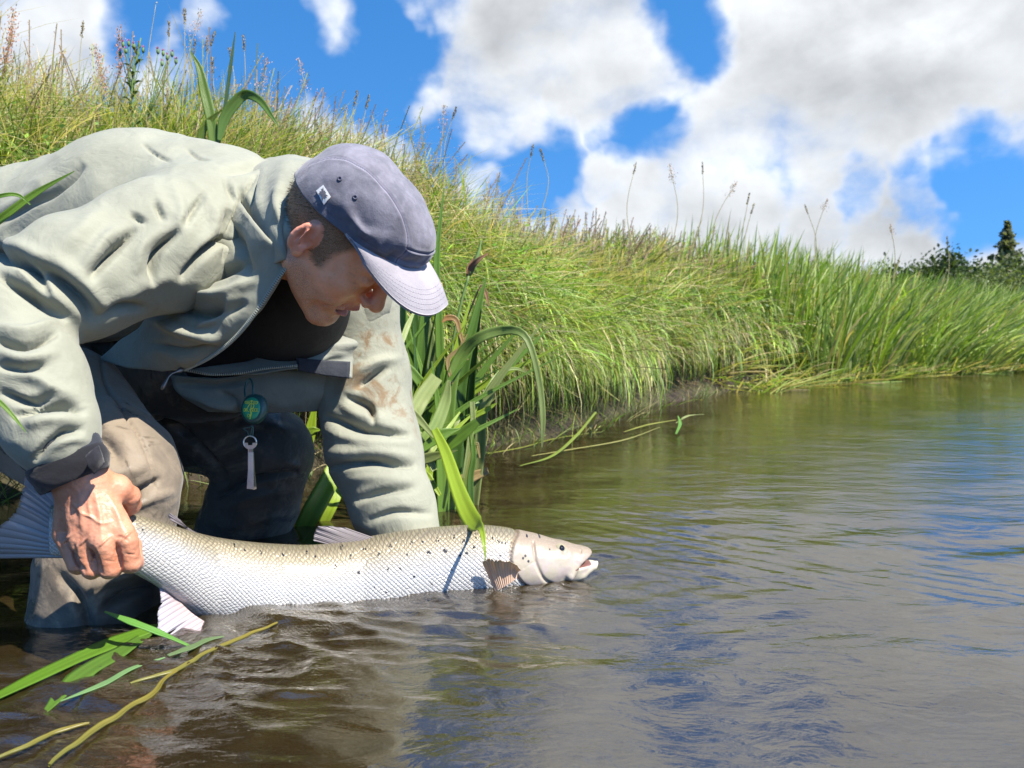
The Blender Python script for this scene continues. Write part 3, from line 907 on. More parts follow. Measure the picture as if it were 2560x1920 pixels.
# ---- leafy herbs and short sprouts mixed into the bank
parts = []
hk = 70; ht = sample_t(hk, -1.2, 9, 1.3); hs_ = rng.uniform(.25, 1.1, hk); i_ = rng.integers(0, hk, 5200)
P = land(ht, hs_)[i_] - shore_normal(ht)[i_] * rng.uniform(.05, .16, (5200, 1)) + rng.normal(0, 1, (5200, 3)) * [.10, .08, .07] + [0, 0, .10]
dc = np.linalg.norm(P - CAMP, axis=1); sz = (.006 + .006 * rng.random(5200)) * np.clip(dc / 2.8, 1, 2); d1 = unit(rng.normal(0, 1, (5200, 3)) + [0, 0, .3]) * sz[:, None]; d2 = unit(np.cross(d1, rng.normal(0, 1, (5200, 3)))) * sz[:, None] * .62
V = np.stack([P - d1, P + d2, P + d1, P - d2], 1).reshape(-1, 3); F = (np.arange(5200)[:, None, None] * 4 + np.array([(0, 1, 2), (0, 2, 3)])[None]).reshape(-1, 3)
hc0 = np.array([(.13, .26, .03), (.09, .19, .03), (.20, .32, .05)])[rng.choice(3, 5200)] * np.exp(rng.normal(0, .25, (5200, 1))); parts.append((V, F, np.repeat(hc0, 4, 0)))
n = 2600; t_ = sample_t(n, -1.6, 8, 1.3); base = land(t_, rng.uniform(-.06, .10, n)); base[:, 2] = np.maximum(base[:, 2], -.01); an = rng.uniform(0, 6.28, n); hd = np.stack([np.cos(an), np.sin(an), 0 * an], 1)
c0 = pick_col(n, (3, 2, 4, 2, 3, 3), .35) * .8; parts.append(blades(base, hd, unit(np.array([0, 0, 1.]) - .5 * shore_normal(t_) + rng.normal(0, .35, (n, 3))), .05 + .13 * rng.random(n), .004, c0 * .7, c0, 4, rng.uniform(.2, 1.8, n)))
V, F, C = join_vfc(parts); me = mesh_np('bank_herbs', V, F); attr_c(me, 'Col', C)
tag(ob('bank_herbs', me, m_grass), 'small leafy herbs and sprouts growing among the bank grass', 'herbs', kind='stuff')

# ---- broad-leaved reed shoot behind the man's back
reed0 = thing('reed_shoot', 'tall reed shoot with two broad arching leaves and an upright spear above the grass', 'plant', tuple(at(535, 420, 2.3)))
for pts, wd, ca in [([(535, 380, 2.3), (528, 300, 2.3), (512, 230, 2.3), (498, 170, 2.3), (476, 128, 2.3)], (20, 26, 26, 16, 2), (0.12, .2, .02)),
                    ([(548, 350, 2.3), (560, 300, 2.3), (585, 260, 2.3), (615, 236, 2.3), (650, 252, 2.28), (675, 285, 2.26), (698, 318, 2.25)], (10, 26, 28, 24, 18, 12, 2), (0.11, .2, .03)),
                    ([(545, 370, 2.32), (562, 270, 2.32), (576, 170, 2.32), (588, 80, 2.32)], (8, 9, 9, 2), (.05, .10, .03)),
                    ([(505, 375, 2.31), (505, 330, 2.3), (525, 300, 2.3), (556, 274, 2.3)], (18, 20, 14, 2), (.13, .2, .02))]:
    ob('leaf', leaf_mesh('leaf', px_line(pts), np.array(wd) * pxm(2.3), ca, ca, fold=.12), m_iris, reed0)
ob('stem', mesh_np('stem', *[tube_vf(px_line([(538, 440, 2.31), (541, 380, 2.31), (548, 300, 2.31)]), 0.0035)[0], quads_clean(None, tube_vf(px_line([(538, 440, 2.31), (541, 380, 2.31), (548, 300, 2.31)]), 0.0035)[1])]), mat_simple('reed_stem', (.12, .2, .04)), reed0)


# ---- tall single stalks standing against the sky
def stalk(px0, py0, px1, py1, d, kind, label):
    a, e = at(px0, py0, d), at(px1, py1, d)
    zone = ['near the dock plants', 'right beside the thistle', 'round the broad reed shoot', 'behind the cap of the man', 'on the bank crest past the cap', 'on the low bank before the reed bed', 'rising from the reed bed'][int(np.searchsorted([240, 470, 700, 950, 1450, 1950], px1))]
    hgt = 'tall' if (py0 - py1) * d > 620 else 'short'
    root = thing('grass_stalk', hgt + ' ' + label + ' ' + zone, 'grass stalk', tuple(a), 'tall grass stalks against the sky')
    C = cat_rom(np.array([a, a * .5 + e * .5 + [-.03 * math.sin(px0) * d / 3, 0, 0.0], e + [.02 * math.cos(px0 * 3) * d / 3, 0, -.01]]), 12)
    col = {'spike': (.20, .16, .09), 'loose': (.42, .28, .22), 'dock': (.40, .20, .13), 'bare': (.5, .45, .3)}[kind]
    V, F = tube_vf(C, np.linspace(.0016, .0008, 12) * d / 2.6, 5)
    ob('stem', mesh_np('stem', V, quads_clean(V, F)), mat_stem, root)
    if kind == 'spike':
        m = 90; q = rng.random(m); ax = unit(C[-1] - C[-3]); P = C[-1] - ax * (0.055 * (d / 2.6) ** .5) * q[:, None] + rng.normal(0, .0024, (m, 3)) * (d / 2.6) ** .5; sz = .0038
    elif kind == 'dock':
        m = 260; q = rng.random(m); ax = unit(C[-1] - C[-4]); lob = np.sin(q * 40) ** 2 * .009 + .004
        P = C[-1] - ax * 0.17 * q[:, None] + rng.normal(0, 1, (m, 3)) * lob[:, None]; sz = .0045
    elif kind == 'loose':
        m = 110; q = rng.random(m); ax = unit(C[-1] - C[-3]); P = C[-1] - ax * 0.12 * q[:, None] + rng.normal(0, 1, (m, 3)) * (.004 + .018 * q)[:, None]; sz = .0038
    else:
        m = 6; P = C[-1] + rng.normal(0, .002, (m, 3)); sz = .003; ax = unit(C[-1] - C[-3])
    sz *= (d / 2.6) ** .55
    sd = unit(ax + rng.normal(0, .4, (m, 3))) * sz; pp = unit(np.cross(sd, rng.normal(0, 1, (m, 3)))) * sz * .4
    V = np.stack([P - sd, P + pp, P + sd, P - pp], 1).reshape(-1, 3); F = (np.arange(m)[:, None, None] * 4 + np.array([(0, 1, 2), (0, 2, 3)])[None]).reshape(-1, 3)
    me = mesh_np('seed_head', V, F); attr_c(me, 'Col', np.repeat(np.array(col)[None] * np.exp(rng.normal(0, .25, (m, 1))), 4, 0))
    ob('seed_head', me, m_seed, root)['kind'] = 'stuff'


mat_stem = mat_simple('grass_stem', (.30, .27, .12), .7)
LBL = {'spike': 'thin stalk with a narrow dark spike',
       'loose': 'stalk with a loose purplish plume',
       'dock': 'reddish dock stalk with knobbly seed clusters', 'bare': 'bare pale stalk'}
for (x0, y0, x1, y1, d, k) in [(20, 330, 48, 20, 2.5, 'dock'), (0, 300, 18, 60, 2.55, 'dock'), (208, 300, 213, 45, 2.7, 'spike'), (262, 330, 290, 65, 2.7, 'dock'), (225, 320, 250, 110, 2.75, 'dock'),
                               (365, 320, 392, 0, 2.6, 'bare'), (440, 330, 490, 20, 2.6, 'loose'), (452, 330, 456, 15, 2.8, 'spike'), (430, 330, 427, 45, 2.8, 'spike'), (505, 330, 528, 72, 2.9, 'spike'),
                               (500, 320, 517, 84, 2.9, 'spike'), (590, 330, 612, 82, 2.9, 'spike'), (570, 330, 566, 112, 2.9, 'spike'), (560, 330, 540, 136, 2.9, 'spike'), (620, 330, 655, 138, 2.8, 'loose'),
                               (480, 330, 484, 92, 2.9, 'spike'), (740, 360, 752, 140, 3.0, 'loose'), (880, 400, 887, 222, 3.2, 'spike'), (895, 400, 930, 230, 3.2, 'spike'), (795, 380, 800, 295, 3.1, 'spike'),
                               (1090, 480, 1122, 255, 3.6, 'loose'), (1120, 480, 1140, 262, 3.6, 'spike'), (1320, 540, 1334, 355, 4.2, 'spike'), (1350, 540, 1362, 368, 4.2, 'spike'), (1585, 640, 1588, 402, 5.2, 'spike'),
                               (1670, 650, 1682, 408, 5.4, 'loose'), (1720, 650, 1755, 402, 5.4, 'spike'), (1780, 660, 1832, 450, 5.6, 'loose'), (1820, 660, 1860, 480, 5.8, 'spike'), (1850, 680, 1890, 505, 6, 'spike'),
                               (2022, 700, 2024, 510, 8, 'spike'), (2050, 700, 2064, 495, 8, 'loose'), (2230, 720, 2226, 560, 9, 'loose'), (2360, 740, 2362, 590, 10, 'spike')]:
    stalk(x0, y0, x1, y1, d, k, LBL[k])

# ---- creeping thistle
th = thing('thistle_plant', 'thistle with spiny green leaves and pink flower heads on the bank top', 'thistle', tuple(at(330, 330, 2.65)))
m_th = mat_simple('thistle_green', (.10, .17, .04), .7); m_pink = mat_simple('thistle_pink', (.50, .20, .34), .8)
tc_ = px_line([(335, 330, 2.65), (330, 240, 2.65), (334, 180, 2.65), (352, 95, 2.65)])
tube('stem', cat_rom(tc_, 14), np.linspace(.004, .002, 14), m_th, th, 6)
for k, (x, y) in enumerate([(308, 118), (322, 116), (335, 122), (348, 120), (358, 132), (300, 140), (315, 134), (345, 140), (395, 135), (408, 140), (418, 150), (430, 142), (440, 160), (405, 165)]):
    e = at(x, y, 2.65 + .02 * math.sin(k * 3)); a = tc_[1] if k < 8 else tc_[0] + np.array([.05, 0, .05])
    tube('branch', cat_rom(np.array([a, a * .4 + e * .6 + [0, 0, .01], e]), 6), .0014, m_th, th, 5)
    V, F = tube_vf(np.array([e, e + [0, 0, .006], e + [0, 0, .012], e + [0.001, 0, .018]]), [.003, .0055, .005, .002], 7); bud = ob('bud', mesh_np('bud', V, quads_clean(V, F)), m_th, th)
    m = 24; P = e + np.array([0, 0, .017]); dv = unit(rng.normal(0, .6, (m, 3)) + [0, 0, 1]) * .009; pp = unit(np.cross(dv, rng.normal(0, 1, (m, 3)))) * .0014
    V = np.stack([P + dv * .1 - pp, P + dv * .1 + pp, P + dv], 1).reshape(-1, 3)
    ob('petals', mesh_np('petals', V, np.arange(m * 3).reshape(-1, 3)), m_pink, bud)
for k in range(16):
    q = k / 16; a = cat_rom(tc_, 20)[int(q * 17) + 1]; an = k * 2.4; e = a + np.array([math.cos(an) * .035, math.sin(an) * .03, .018])
    ob('leaf', leaf_mesh('leaf', [a, (a + e) / 2 + [0, 0, .008], e], np.array([.004, .012, .001]), (.09, .17, .04), (.12, .2, .06), nseg=8, facing=(0, .3, 1)), m_iris, th)

# ---- faded iris flower stalk in front of the bank
df = thing('iris_stalk', 'iris flower stalk with a withered brown bloom and a green pod', 'plant', tuple(at(1120, 1000, 2.0)))
tube('stem', cat_rom(px_line([(1118, 1010, 2.0), (1132, 860, 2.0), (1152, 760, 2.0), (1172, 690, 2.0)]), 14), .0035, m_th, df, 7)
tube('bud', cat_rom(px_line([(1172, 692, 2.0), (1184, 665, 2.0), (1197, 630, 2.0), (1203, 600, 2.0)]), 9), np.array([3, 7, 9, 9, 8, 7, 5, 3, 1]) * .0008, m_th, df, 8)
m_brown = mat_simple('withered', (.13, .065, .05), .8, var=.4)
for pts, w_ in [([(1172, 692, 2.0), (1178, 670, 1.99), (1195, 650, 1.98), (1222, 632, 1.98)], (6, 16, 12, 2)), ([(1170, 700, 2.), (1172, 670, 2.), (1184, 645, 2.)], (8, 12, 3)), ([(1205, 712, 2.), (1215, 735, 1.99), (1222, 765, 1.99)], (8, 10, 3))]:
    me = leaf_mesh('petal', px_line(pts), np.array(w_) * pxm(2.0), (.2, .11, .07), (.35, .2, .12), nseg=10); ob('petal', me, m_seed, df)
tube('side_stem', cat_rom(px_line([(1130, 870, 2.0), (1165, 800, 2.0), (1196, 725, 2.0), (1206, 712, 2.0)]), 10), .0022, m_brown, df, 6)

# ---- reed bed downstream
parts = []
n = 5200
rt = T_X0 + np.interp(rng.random(n), [0, 1], [8.6, 17]); rs = rng.random(n) ** 1.2 * 2.6 - 0.35
base = land(rt, rs); base[:, 2] = np.maximum(base[:, 2] * 0.55, -0.05)
edge = np.clip(1.2 - rs, 0, 1.4); xx = np.clip((base[:, 0] - 2.5) / 5, 0, 1)
hd = unit(np.stack([.6 + xx + rng.normal(0, .9, n), rng.normal(-.35, .8, n), np.zeros(n)], 1))
up = unit(np.array([0, 0, 1.0]) + hd * (0.02 + 0.45 * (edge * xx))[:, None] + rng.normal(0, .1, (n, 3)))
Lr = (0.75 + 0.5 * rng.random(n)) * (1.0 - 0.25 * xx)
rc = np.array([(.20, .30, .04), (.30, .38, .09), (.13, .215, .035), (.40, .45, .18)])[rng.choice(4, n)] * np.exp(rng.normal(0, .2, (n, 1)))
dry = rng.random(n) < .07; rc[dry] = np.array([.42, .34, .15])
parts.append(blades(base, hd, up, Lr, 0.015 + .016 * rng.random(n), rc * .75, rc * 1.15, 6, np.clip(rng.normal(.35, .45, n) + .7 * xx * edge, .03, 2.3), face=rng.normal(0, .9, n)))
n = 1500   # broken pale leaves at the foot, on the water
rt = T_X0 + np.interp(rng.random(n), [0, 1], [7.2, 16]); rs = rng.random(n) * .6 - .35; base = land(rt, rs); base[:, 2] = np.maximum(base[:, 2], 0) * .5
hd = unit(np.stack([rng.normal(.5, 1, n), rng.normal(-.6, .8, n), np.zeros(n)], 1)); up = unit(hd * .9 + [0, 0, .6] + rng.normal(0, .3, (n, 3)))
rc = np.array([(.40, .40, .12), (.45, .36, .18), (.22, .32, .06)])[rng.choice(3, n)]
parts.append(blades(base, hd, up, .18 + .3 * rng.random(n), .014, rc, rc, 5, rng.uniform(.5, 2.0, n)))
V, F, C = join_vfc(parts); me = mesh_np('reed_bed', V, F); attr_c(me, 'Col', C)
tag(ob('reed_bed', me, m_grass), 'dense bed of tall bright green reeds leaning over the river bend', 'reeds', kind='stuff')
# leading reeds as single plants
rr = np.random.default_rng(21)
for k in range(46):
    tq = T_X0 + rr.uniform(8.9, 15.5); b0 = land(np.array([tq]), np.array([rr.uniform(-.3, .1)]))[0]; b0[2] = -.04
    V, F, C = [], [], []; m = 5
    hd = unit(np.stack([1 + rr.normal(0, .6, m), rr.normal(-.4, .5, m), np.zeros(m)], 1)); up = unit(np.array([0, 0, 1.]) + hd * .3 + rr.normal(0, .15, (m, 3)))
    c_ = np.array([(.17, .29, .03)]).repeat(m, 0) * np.exp(rr.normal(0, .2, (m, 1)))
    V, F, C = blades(b0[None] + rr.normal(0, .015, (m, 3)) * [1, 1, 0], hd, up, rr.uniform(.5, 1.1, m), .018, c_ * .8, c_, 6, rr.uniform(.4, 1.8, m))
    me = mesh_np('reed_plant', V, F); attr_c(me, 'Col', C)
    tag(ob('reed_plant', me, m_grass), 'single arching reed rooted in the water in front of the reed bed', 'reed', 'reeds at the water edge of the reed bed')


# ---- far hedge, trees and a spruce beyond the reeds
def tree(name, label, cx, cy, gz, h, w, col, conif=False, group=None, nl=2600):
    root = thing(name, label, 'tree', (cx, cy, gz), group)
    m_bark = mat_bark
    tube('trunk', cat_rom(np.array([(cx, cy, gz - .3), (cx + .05 * w, cy, gz + h * .4), (cx, cy, gz + h * .92)]), 8), np.linspace(.035 * h, .006 * h, 8), m_bark, root, 7)
    g = np.random.default_rng(int(abs(cx * 13 + cy * 7)) % 9999)
    if conif:
        q = g.random(nl) ** .75; zz = gz + h * (.08 + .92 * q); lay = 0.35 + .65 * np.abs(np.sin(q * 30)) ** 1.5; rad = w * (1 - q) ** .8 * lay * np.sqrt(g.random(nl)); an = g.random(nl) * 6.28
        P = np.stack([cx + rad * np.cos(an), cy + rad * np.sin(an), zz - rad * .18], 1)
    else:
        k = 26; cen = g.normal(0, 1, (k, 3)); cen = cen / np.linalg.norm(cen, axis=1)[:, None] * (g.random((k, 1)) ** .4) * np.array([w, w, h * .36]) * .75 + [cx, cy, gz + h * .58]
        i = g.integers(0, k, nl); P = cen[i] + g.normal(0, 1, (nl, 3)) * np.array([.17 * w, .17 * w, .09 * h])
        P = P[P[:, 2] > gz + .05]
    m = len(P); sz = (.028 * h if not conif else .03 * h) * g.uniform(.6, 1.3, (m, 1)); d1 = unit(g.normal(0, 1, (m, 3))) * sz; d2 = unit(np.cross(d1, g.normal(0, 1, (m, 3)))) * sz * .6
    V = np.stack([P - d1, P + d2, P + d1, P - d2], 1).reshape(-1, 3); F = (np.arange(m)[:, None, None] * 4 + np.array([(0, 1, 2), (0, 2, 3)])[None]).reshape(-1, 3)
    me = mesh_np('crown', V, F, smooth=False); attr_c(me, 'Col', np.repeat(np.array(col)[None] * np.exp(g.normal(0, .28, (m, 1))), 4, 0))
    ob('crown', me, m_grass, root)


mat_bark = mat_simple('bark', (.10, .075, .05), .9, var=.3)
def far(px, py, d):
    p = at(px, py, d); return p[0], p[1], p[2]
tree('spruce_tree', 'lone spruce with tiered branches rising above the far hedge', *far(2510, 800, 62)[:2], 1.2, 8.6, 3.0, (.13, .14, .075), True, nl=1300)
TL = ['round dark green tree behind the reeds, topmost of the far hedge', 'low olive bush in the far hedge next to the round tree', 'dark bush under the spruce in the far hedge',
      'broad yellowish green bush in front of the far hedge', 'grey green bush in the far hedge behind the reed tips', 'olive green tree beyond the spruce at the hedge end', 'small dull green bush between reeds and far hedge']
for k, (px, top, d, w, col) in enumerate([(2375, 618, 48, 2.2, (.055, .085, .022)), (2300, 650, 50, 2.4, (.075, .10, .03)), (2460, 640, 45, 2.6, (.045, .075, .02)), (2520, 655, 30, 2.6, (.10, .13, .035)),
                                          (2240, 645, 52, 2.6, (.07, .095, .035)), (2600, 610, 50, 3.2, (.06, .085, .025)), (2420, 690, 26, 1.7, (.10, .13, .04))]):
    x, y, z = far(px, top, d); tree('hedge_tree', TL[k], x, y, 1.1, max(1.6, z - 1.1), w, col, group='trees of the far hedge', nl=3800)
for k, px in enumerate(np.linspace(2700, 4200, 10)):
    x, y, z = far(px, 640 + 20 * math.sin(k * 2), 55); tree('hedge_tree', 'tree of the hedge line carrying on past the spruce', x, y, 1.1, max(2, z - 1.1), 3.2, (.06, .09, .025), group='trees of the far hedge', nl=1200)

# ---- foreground blades leaning in past the man's back
for lab_, pts, wd, ca in [('long green reed blade leaning across the back of the jacket', [(-120, 640, 1.05), (0, 548, 1.05), (90, 482, 1.06), (186, 428, 1.07)], (20, 19, 15, 2), (.13, .25, .02)),
                          ('curled green blade arching over the jacket back beside the long reed blade', [(-90, 520, 1.03), (0, 490, 1.03), (45, 488, 1.04), (76, 512, 1.05)], (10, 10, 9, 3), (.13, .26, .02)),
                          ('short green grass tip in front of the jacket forearm', [(-60, 960, .86), (0, 1006, .87), (36, 1044, .875), (66, 1082, .88)], (10, 12, 9, 1), (.16, .28, .03))]:
    me = leaf_mesh('grass_shoot', px_line(pts), np.array(wd) * pxm(pts[0][2]), ca, ca, nseg=22, fold=.15)
    tag(ob('grass_shoot', me, m_iris), lab_, 'leaf')
# ------------------------------------------------------------------ the salmon
FK = np.array([  # x, top, bottom, half width (m)
    (120, 1262, 1388, .007), (150, 1264, 1390, .011), (200, 1270, 1394, .016), (260, 1276, 1405, .020), (330, 1284, 1432, .026), (400, 1303, 1472, .033), (470, 1325, 1530, .042), (540, 1343, 1566, .050),
    (620, 1355, 1585, .056), (700, 1362, 1592, .060), (790, 1364, 1590, .062), (880, 1352, 1578, .063), (960, 1337, 1565, .063), (1040, 1325, 1550, .062), (1120, 1317, 1530, .060), (1200, 1314, 1508, .058),
    (1260, 1319, 1492, .055), (1300, 1328, 1480, .053), (1340, 1338, 1472, .049), (1380, 1349, 1462, .043), (1420, 1358, 1450, .035), (1450, 1365, 1436, .027), (1470, 1371, 1420, .019), (1482, 1379, 1400, .009)], float)
AXD = np.array([(100, 1.015), (200, 1.025), (330, 1.055), (430, 1.12), (520, 1.185), (700, 1.25), (900, 1.305), (1100, 1.335), (1290, 1.355), (1500, 1.37)])
KS = 1.25 / FPX


def fish_axis(x): return np.interp(x, AXD[:, 0], AXD[:, 1])


_fx = np.linspace(100, 1500, 400); _sp = cat_rom(FK, 600)
_ftop = np.interp(_fx, _sp[:, 0], _sp[:, 1]); _fbot = np.interp(_fx, _sp[:, 0], _sp[:, 2]); _fhw = np.interp(_fx, _sp[:, 0], _sp[:, 3])
gx = np.arange(110, 1516, 3.0, dtype=np.float32); gy = np.arange(1245, 1610, 3.0, dtype=np.float32); gw = np.arange(-.072, .073, .0024, dtype=np.float32)
X, Y, Wd = np.meshgrid(gx, gy, gw, indexing='ij', sparse=True)
top, bot, hw = (np.interp(gx, _fx, a).astype(np.float32)[:, None, None] for a in (_ftop, _fbot, _fhw))
yc = (top + bot) / 2; hh = np.maximum((bot - top) / 2, 2.0) * KS
q = np.sqrt((np.abs(Y - yc) * KS / hh) ** 2.1 + (np.abs(Wd) / hw) ** 2.1) ; f = (q ** (2 / 2.1) - 1) * np.minimum(hh, hw)
f = smax(f, ((X - 1479) * KS + Wd * Wd * 6 + (Y - 1379) ** 2 * 0.000006), .004)
# tail end cut
f = np.maximum(f, (125 - X) * KS)
# open mouth: wedge between the jaws
up_l = (Y - (1408 - (X - 1430) * 0.60)) * KS; lo_l = ((1412 - (X - 1430) * 0.12) - Y) * KS
wedge = np.maximum(np.maximum(-up_l, -lo_l), (1432 - X) * KS)
f = smax(f, -wedge, .0015)
Pg = (X * KS, Y * KS, Wd)
pj = lambda x, y, w: (x * KS, y * KS, w)
Pq = (X * KS, Y * KS, Wd * .62)
jaw = sd_cone(Pq, pj(1345, 1440, 0), pj(1440, 1426, 0), .024, .0150)
jaw = smin(jaw, sd_cone(Pq, pj(1440, 1426, 0), pj(1478, 1412, 0), .0148, .0090), .006)
jaw = smin(jaw, sd_cone(Pg, pj(1478, 1412, 0), pj(1486, 1404, 0), .0065, .0055), .004)
jaw = smax(jaw, -(wedge + .0005), .001)
f = smin(f, jaw, .004)
mx_ = sd_cone(Pg, pj(1452, 1384, -.020), pj(1438, 1391, -.027), .0030, .0042); mx_ = smin(mx_, sd_cone(Pg, pj(1438, 1391, -.027), pj(1416, 1426, -.033), .0042, .0062), .003)
mx2 = sd_cone(Pg, pj(1462, 1384, .017), pj(1417, 1424, .032), .0035, .0065)
f = smin(f, np.minimum(mx_, mx2), .003)
V, F = surface_nets(f, [gx, gy, gw])
# smooth in metric space
Vm = V * np.array([KS, KS, 1]); Vm = smooth_mesh(Vm, F, 2, 0.5); V = Vm / np.array([KS, KS, 1])


def fish_world(V):
    d = fish_axis(V[:, 0]); P = CAMP + d[:, None] * (FW + ((V[:, 0] - 1280) / FPX)[:, None] * RT + ((960 - V[:, 1]) / FPX)[:, None] * UPV)
    g = np.gradient(AXD[:, 1], AXD[:, 0]); sl = np.interp(V[:, 0], AXD[:, 0], g) * FPX / d
    nd = np.stack([-sl, np.ones(len(V)), np.zeros(len(V))], 1); nd /= np.linalg.norm(nd, axis=1)[:, None]
    return P + nd * V[:, 2:3]


me0 = mesh_np('body', fish_world(V), F)
attr_f(me0, 'fx', V[:, 0]); attr_f(me0, 'fy', V[:, 1])
me1 = subdiv(me0, 1)


def get_attr(me, n):
    a = np.empty(len(me.vertices), np.float32); me.attributes[n].data.foreach_get('value', a); return a


vx, vy = get_attr(me1, 'fx'), get_attr(me1, 'fy')
Pw = verts_of(me1).astype(float); Nw = vnormals(me1).astype(float)
near_side = (Nw @ FW) < 0.3
def pl_dist(pts, n=40):
    C = cat_rom(np.array(pts, float), n); b_ = np.full(len(vx), 1e9); X_ = np.stack([vx, vy], 1)
    for k in range(n - 1):
        a, e = C[k], C[k + 1]; ba = e - a; u = np.clip(((X_ - a) @ ba) / (ba @ ba), 0, 1); b_ = np.minimum(b_, np.linalg.norm(X_ - a - u[:, None] * ba, axis=1))
    return b_
OPER = [(1292, 1326), (1274, 1345), (1266, 1375), (1272, 1402), (1292, 1432), (1312, 1450), (1340, 1462)]
PREOP = [(1326, 1348), (1328, 1380), (1338, 1408), (1352, 1430), (1380, 1446), (1420, 1450)]
g1, g2 = pl_dist(OPER), pl_dist(PREOP); g3 = pl_dist([(1320, 1452), (1360, 1458), (1410, 1456), (1450, 1442)]); g4 = pl_dist([(1328, 1384), (1312, 1390), (1300, 1398)])
oper_x = np.interp(vy, [1320, 1345, 1375, 1402, 1432, 1462], [1292, 1274, 1266, 1272, 1292, 1340])
headm = np.clip((vx - oper_x) / 6, 0, 1)
disp = -0.0040 * np.exp(-(g1 / 4) ** 2) - 0.0024 * np.exp(-(g2 / 4) ** 2) - 0.0012 * np.exp(-(g3 / 4) ** 2) - .0006 * np.exp(-(g4 / 3) ** 2)
disp += headm * 0.0016 + 0.0006 * headm * fbm(np.stack([vx, vy, vy * 0], 1), .03, 3)
disp += 0.0022 * np.exp(-(np.hypot(vx - 1403, vy - 1370) / 20) ** 2) - 0.0030 * np.exp(-(np.hypot(vx - 1403, vy - 1371) / 9) ** 2)
disp -= 0.0012 * np.exp(-(pl_dist([(1330, 1366), (1390, 1352), (1440, 1362)]) / 9) ** 2) * 0.5
disp -= .002 * np.exp(-(np.hypot(vx - 1446, vy - 1372) / 3.5) ** 2)
set_verts(me1, Pw + Nw * disp[:, None])
rel = (vy - np.interp(vx, _fx, _ftop)) / np.maximum(np.interp(vx, _fx, _fbot) - np.interp(vx, _fx, _ftop), 5)
attr_f(me1, 'gap', np.maximum(np.exp(-(g1 / 2.2) ** 2), .6 * np.maximum(np.exp(-(g2 / 2.2) ** 2), np.exp(-(g3 / 2) ** 2)))); attr_f(me1, 'mouthin', ((vx > 1428) & (vy > 1409 - (vx - 1430) * .62) & (vy < 1412 - (vx - 1430) * .10) & (vx < 1474)) * 1.0); attr_f(me1, 'rel', rel); attr_f(me1, 'head', headm)
SPOTS = [(1303, 1371, 3.6), (1310, 1383, 3.4), (1297, 1376, 3.4), (1313, 1335, 3), (1346, 1340, 3), (1366, 1362, 2.4), (1182, 1352, 4), (1158, 1361, 3.6), (1106, 1355, 5), (1067, 1362, 5), (1155, 1337, 4), (1185, 1329, 3), (1253, 1345, 3.6),
         (1240, 1340, 3), (1228, 1334, 3), (1202, 1376, 2.8), (1240, 1370, 2.6), (1142, 1369, 3), (1025, 1413, 3.2), (1068, 1434, 3), (990, 1398, 3), (962, 1400, 3), (886, 1410, 4.2), (830, 1396, 4), (940, 1370, 3.6), (1023, 1345, 3), (1052, 1340, 3),
         (780, 1380, 3), (700, 1375, 3.6), (640, 1372, 3), (600, 1366, 3), (574, 1355, 3), (905, 1360, 3), (870, 1375, 3), (1010, 1366, 2.6), (1082, 1456, 3), (960, 1470, 2.6), (955, 1450, 2.6), (988, 1480, 2.8), (925, 1440, 2.4), (345, 1320, 3), (1120, 1400, 2.4), (1090, 1338, 3), (1130, 1330, 3), (850, 1362, 3), (970, 1352, 3), (760, 1372, 2.4)]
srg = np.random.default_rng(8)
spot_v = np.zeros(len(vx))
for (x, y, r) in SPOTS:
    for _ in range(1 if x > 1290 else 3):
        jx, jy = (0, 0) if x > 1290 else srg.normal(0, r * .6, 2)
        rr_ = r * (1 if x > 1290 else .72)
        spot_v = np.maximum(spot_v, np.clip(1.15 - np.hypot(vx - x - jx, (vy - y - jy) * .95) / rr_, 0, 1))
attr_f(me1, 'spot', spot_v)
attr_f(me1, 'line', np.exp(-(np.abs(vy - np.interp(vx, [330, 700, 1000, 1270], [1352, 1462, 1420, 1388])) / 2.2) ** 2) * (vx < 1265))
m_fish, t, b, o_ = mat_new('salmon_skin')
fx_, fy_ = t.attr('fx'), t.attr('fy'); rl = t.attr('rel'); hd_ = t.attr('head')
jit = t.node('ShaderNodeCombineXYZ'); t.link(fx_, jit.inputs[0]); t.link(fy_, jit.inputs[1])
nz = t.noise(jit.outputs[0], 0.02, 3); nz2 = t.noise(jit.outputs[0], 0.16, 3); nfine = t.noise(jit.outputs[0], .55, 2)
wv = t.math('MULTIPLY', t.math('SUBTRACT', nz, .5), 26.0)
uu = t.math('MULTIPLY', t.math('ADD', fx_, wv), math.pi / 13.0); vv = t.math('MULTIPLY', t.math('ADD', fy_, wv), math.pi / 11.0)
sa = t.math('ABSOLUTE', t.math('SINE', t.math('ADD', uu, vv))); sb = t.math('ABSOLUTE', t.math('SINE', t.math('SUBTRACT', uu, vv)))
cell = t.math('MULTIPLY', sa, sb); notH = t.math('SUBTRACT', 1.0, hd_)
groove = t.math('MULTIPLY', t.math('SUBTRACT', 1.0, t.step(cell, 0.05, 0.42)), notH)
flank = t.mix(t.step(nz2, .3, .7), (0.41, 0.40, 0.38), (0.54, 0.52, 0.48))
backc = t.mix(t.step(nz2, .3, .7), (0.30, 0.25, 0.16), (0.42, 0.36, 0.24))
bm = t.step(t.math('ADD', rl, t.math('MULTIPLY', t.math('SUBTRACT', nz2, .5), .12)), 0.06, 0.40, 1.0, 0.0)
colr = t.mix(bm, flank, backc)
ridge = t.step(rl, 0.0, 0.10, 0.75, 0.0); colr = t.mix(ridge, colr, (0.16, 0.14, 0.09))
gs = t.math('MULTIPLY', groove, t.step(rl, .05, .85, .80, .40))
colr = t.mix(gs, colr, t.mix(bm, (.30, .31, .35), (.13, .11, .08)))
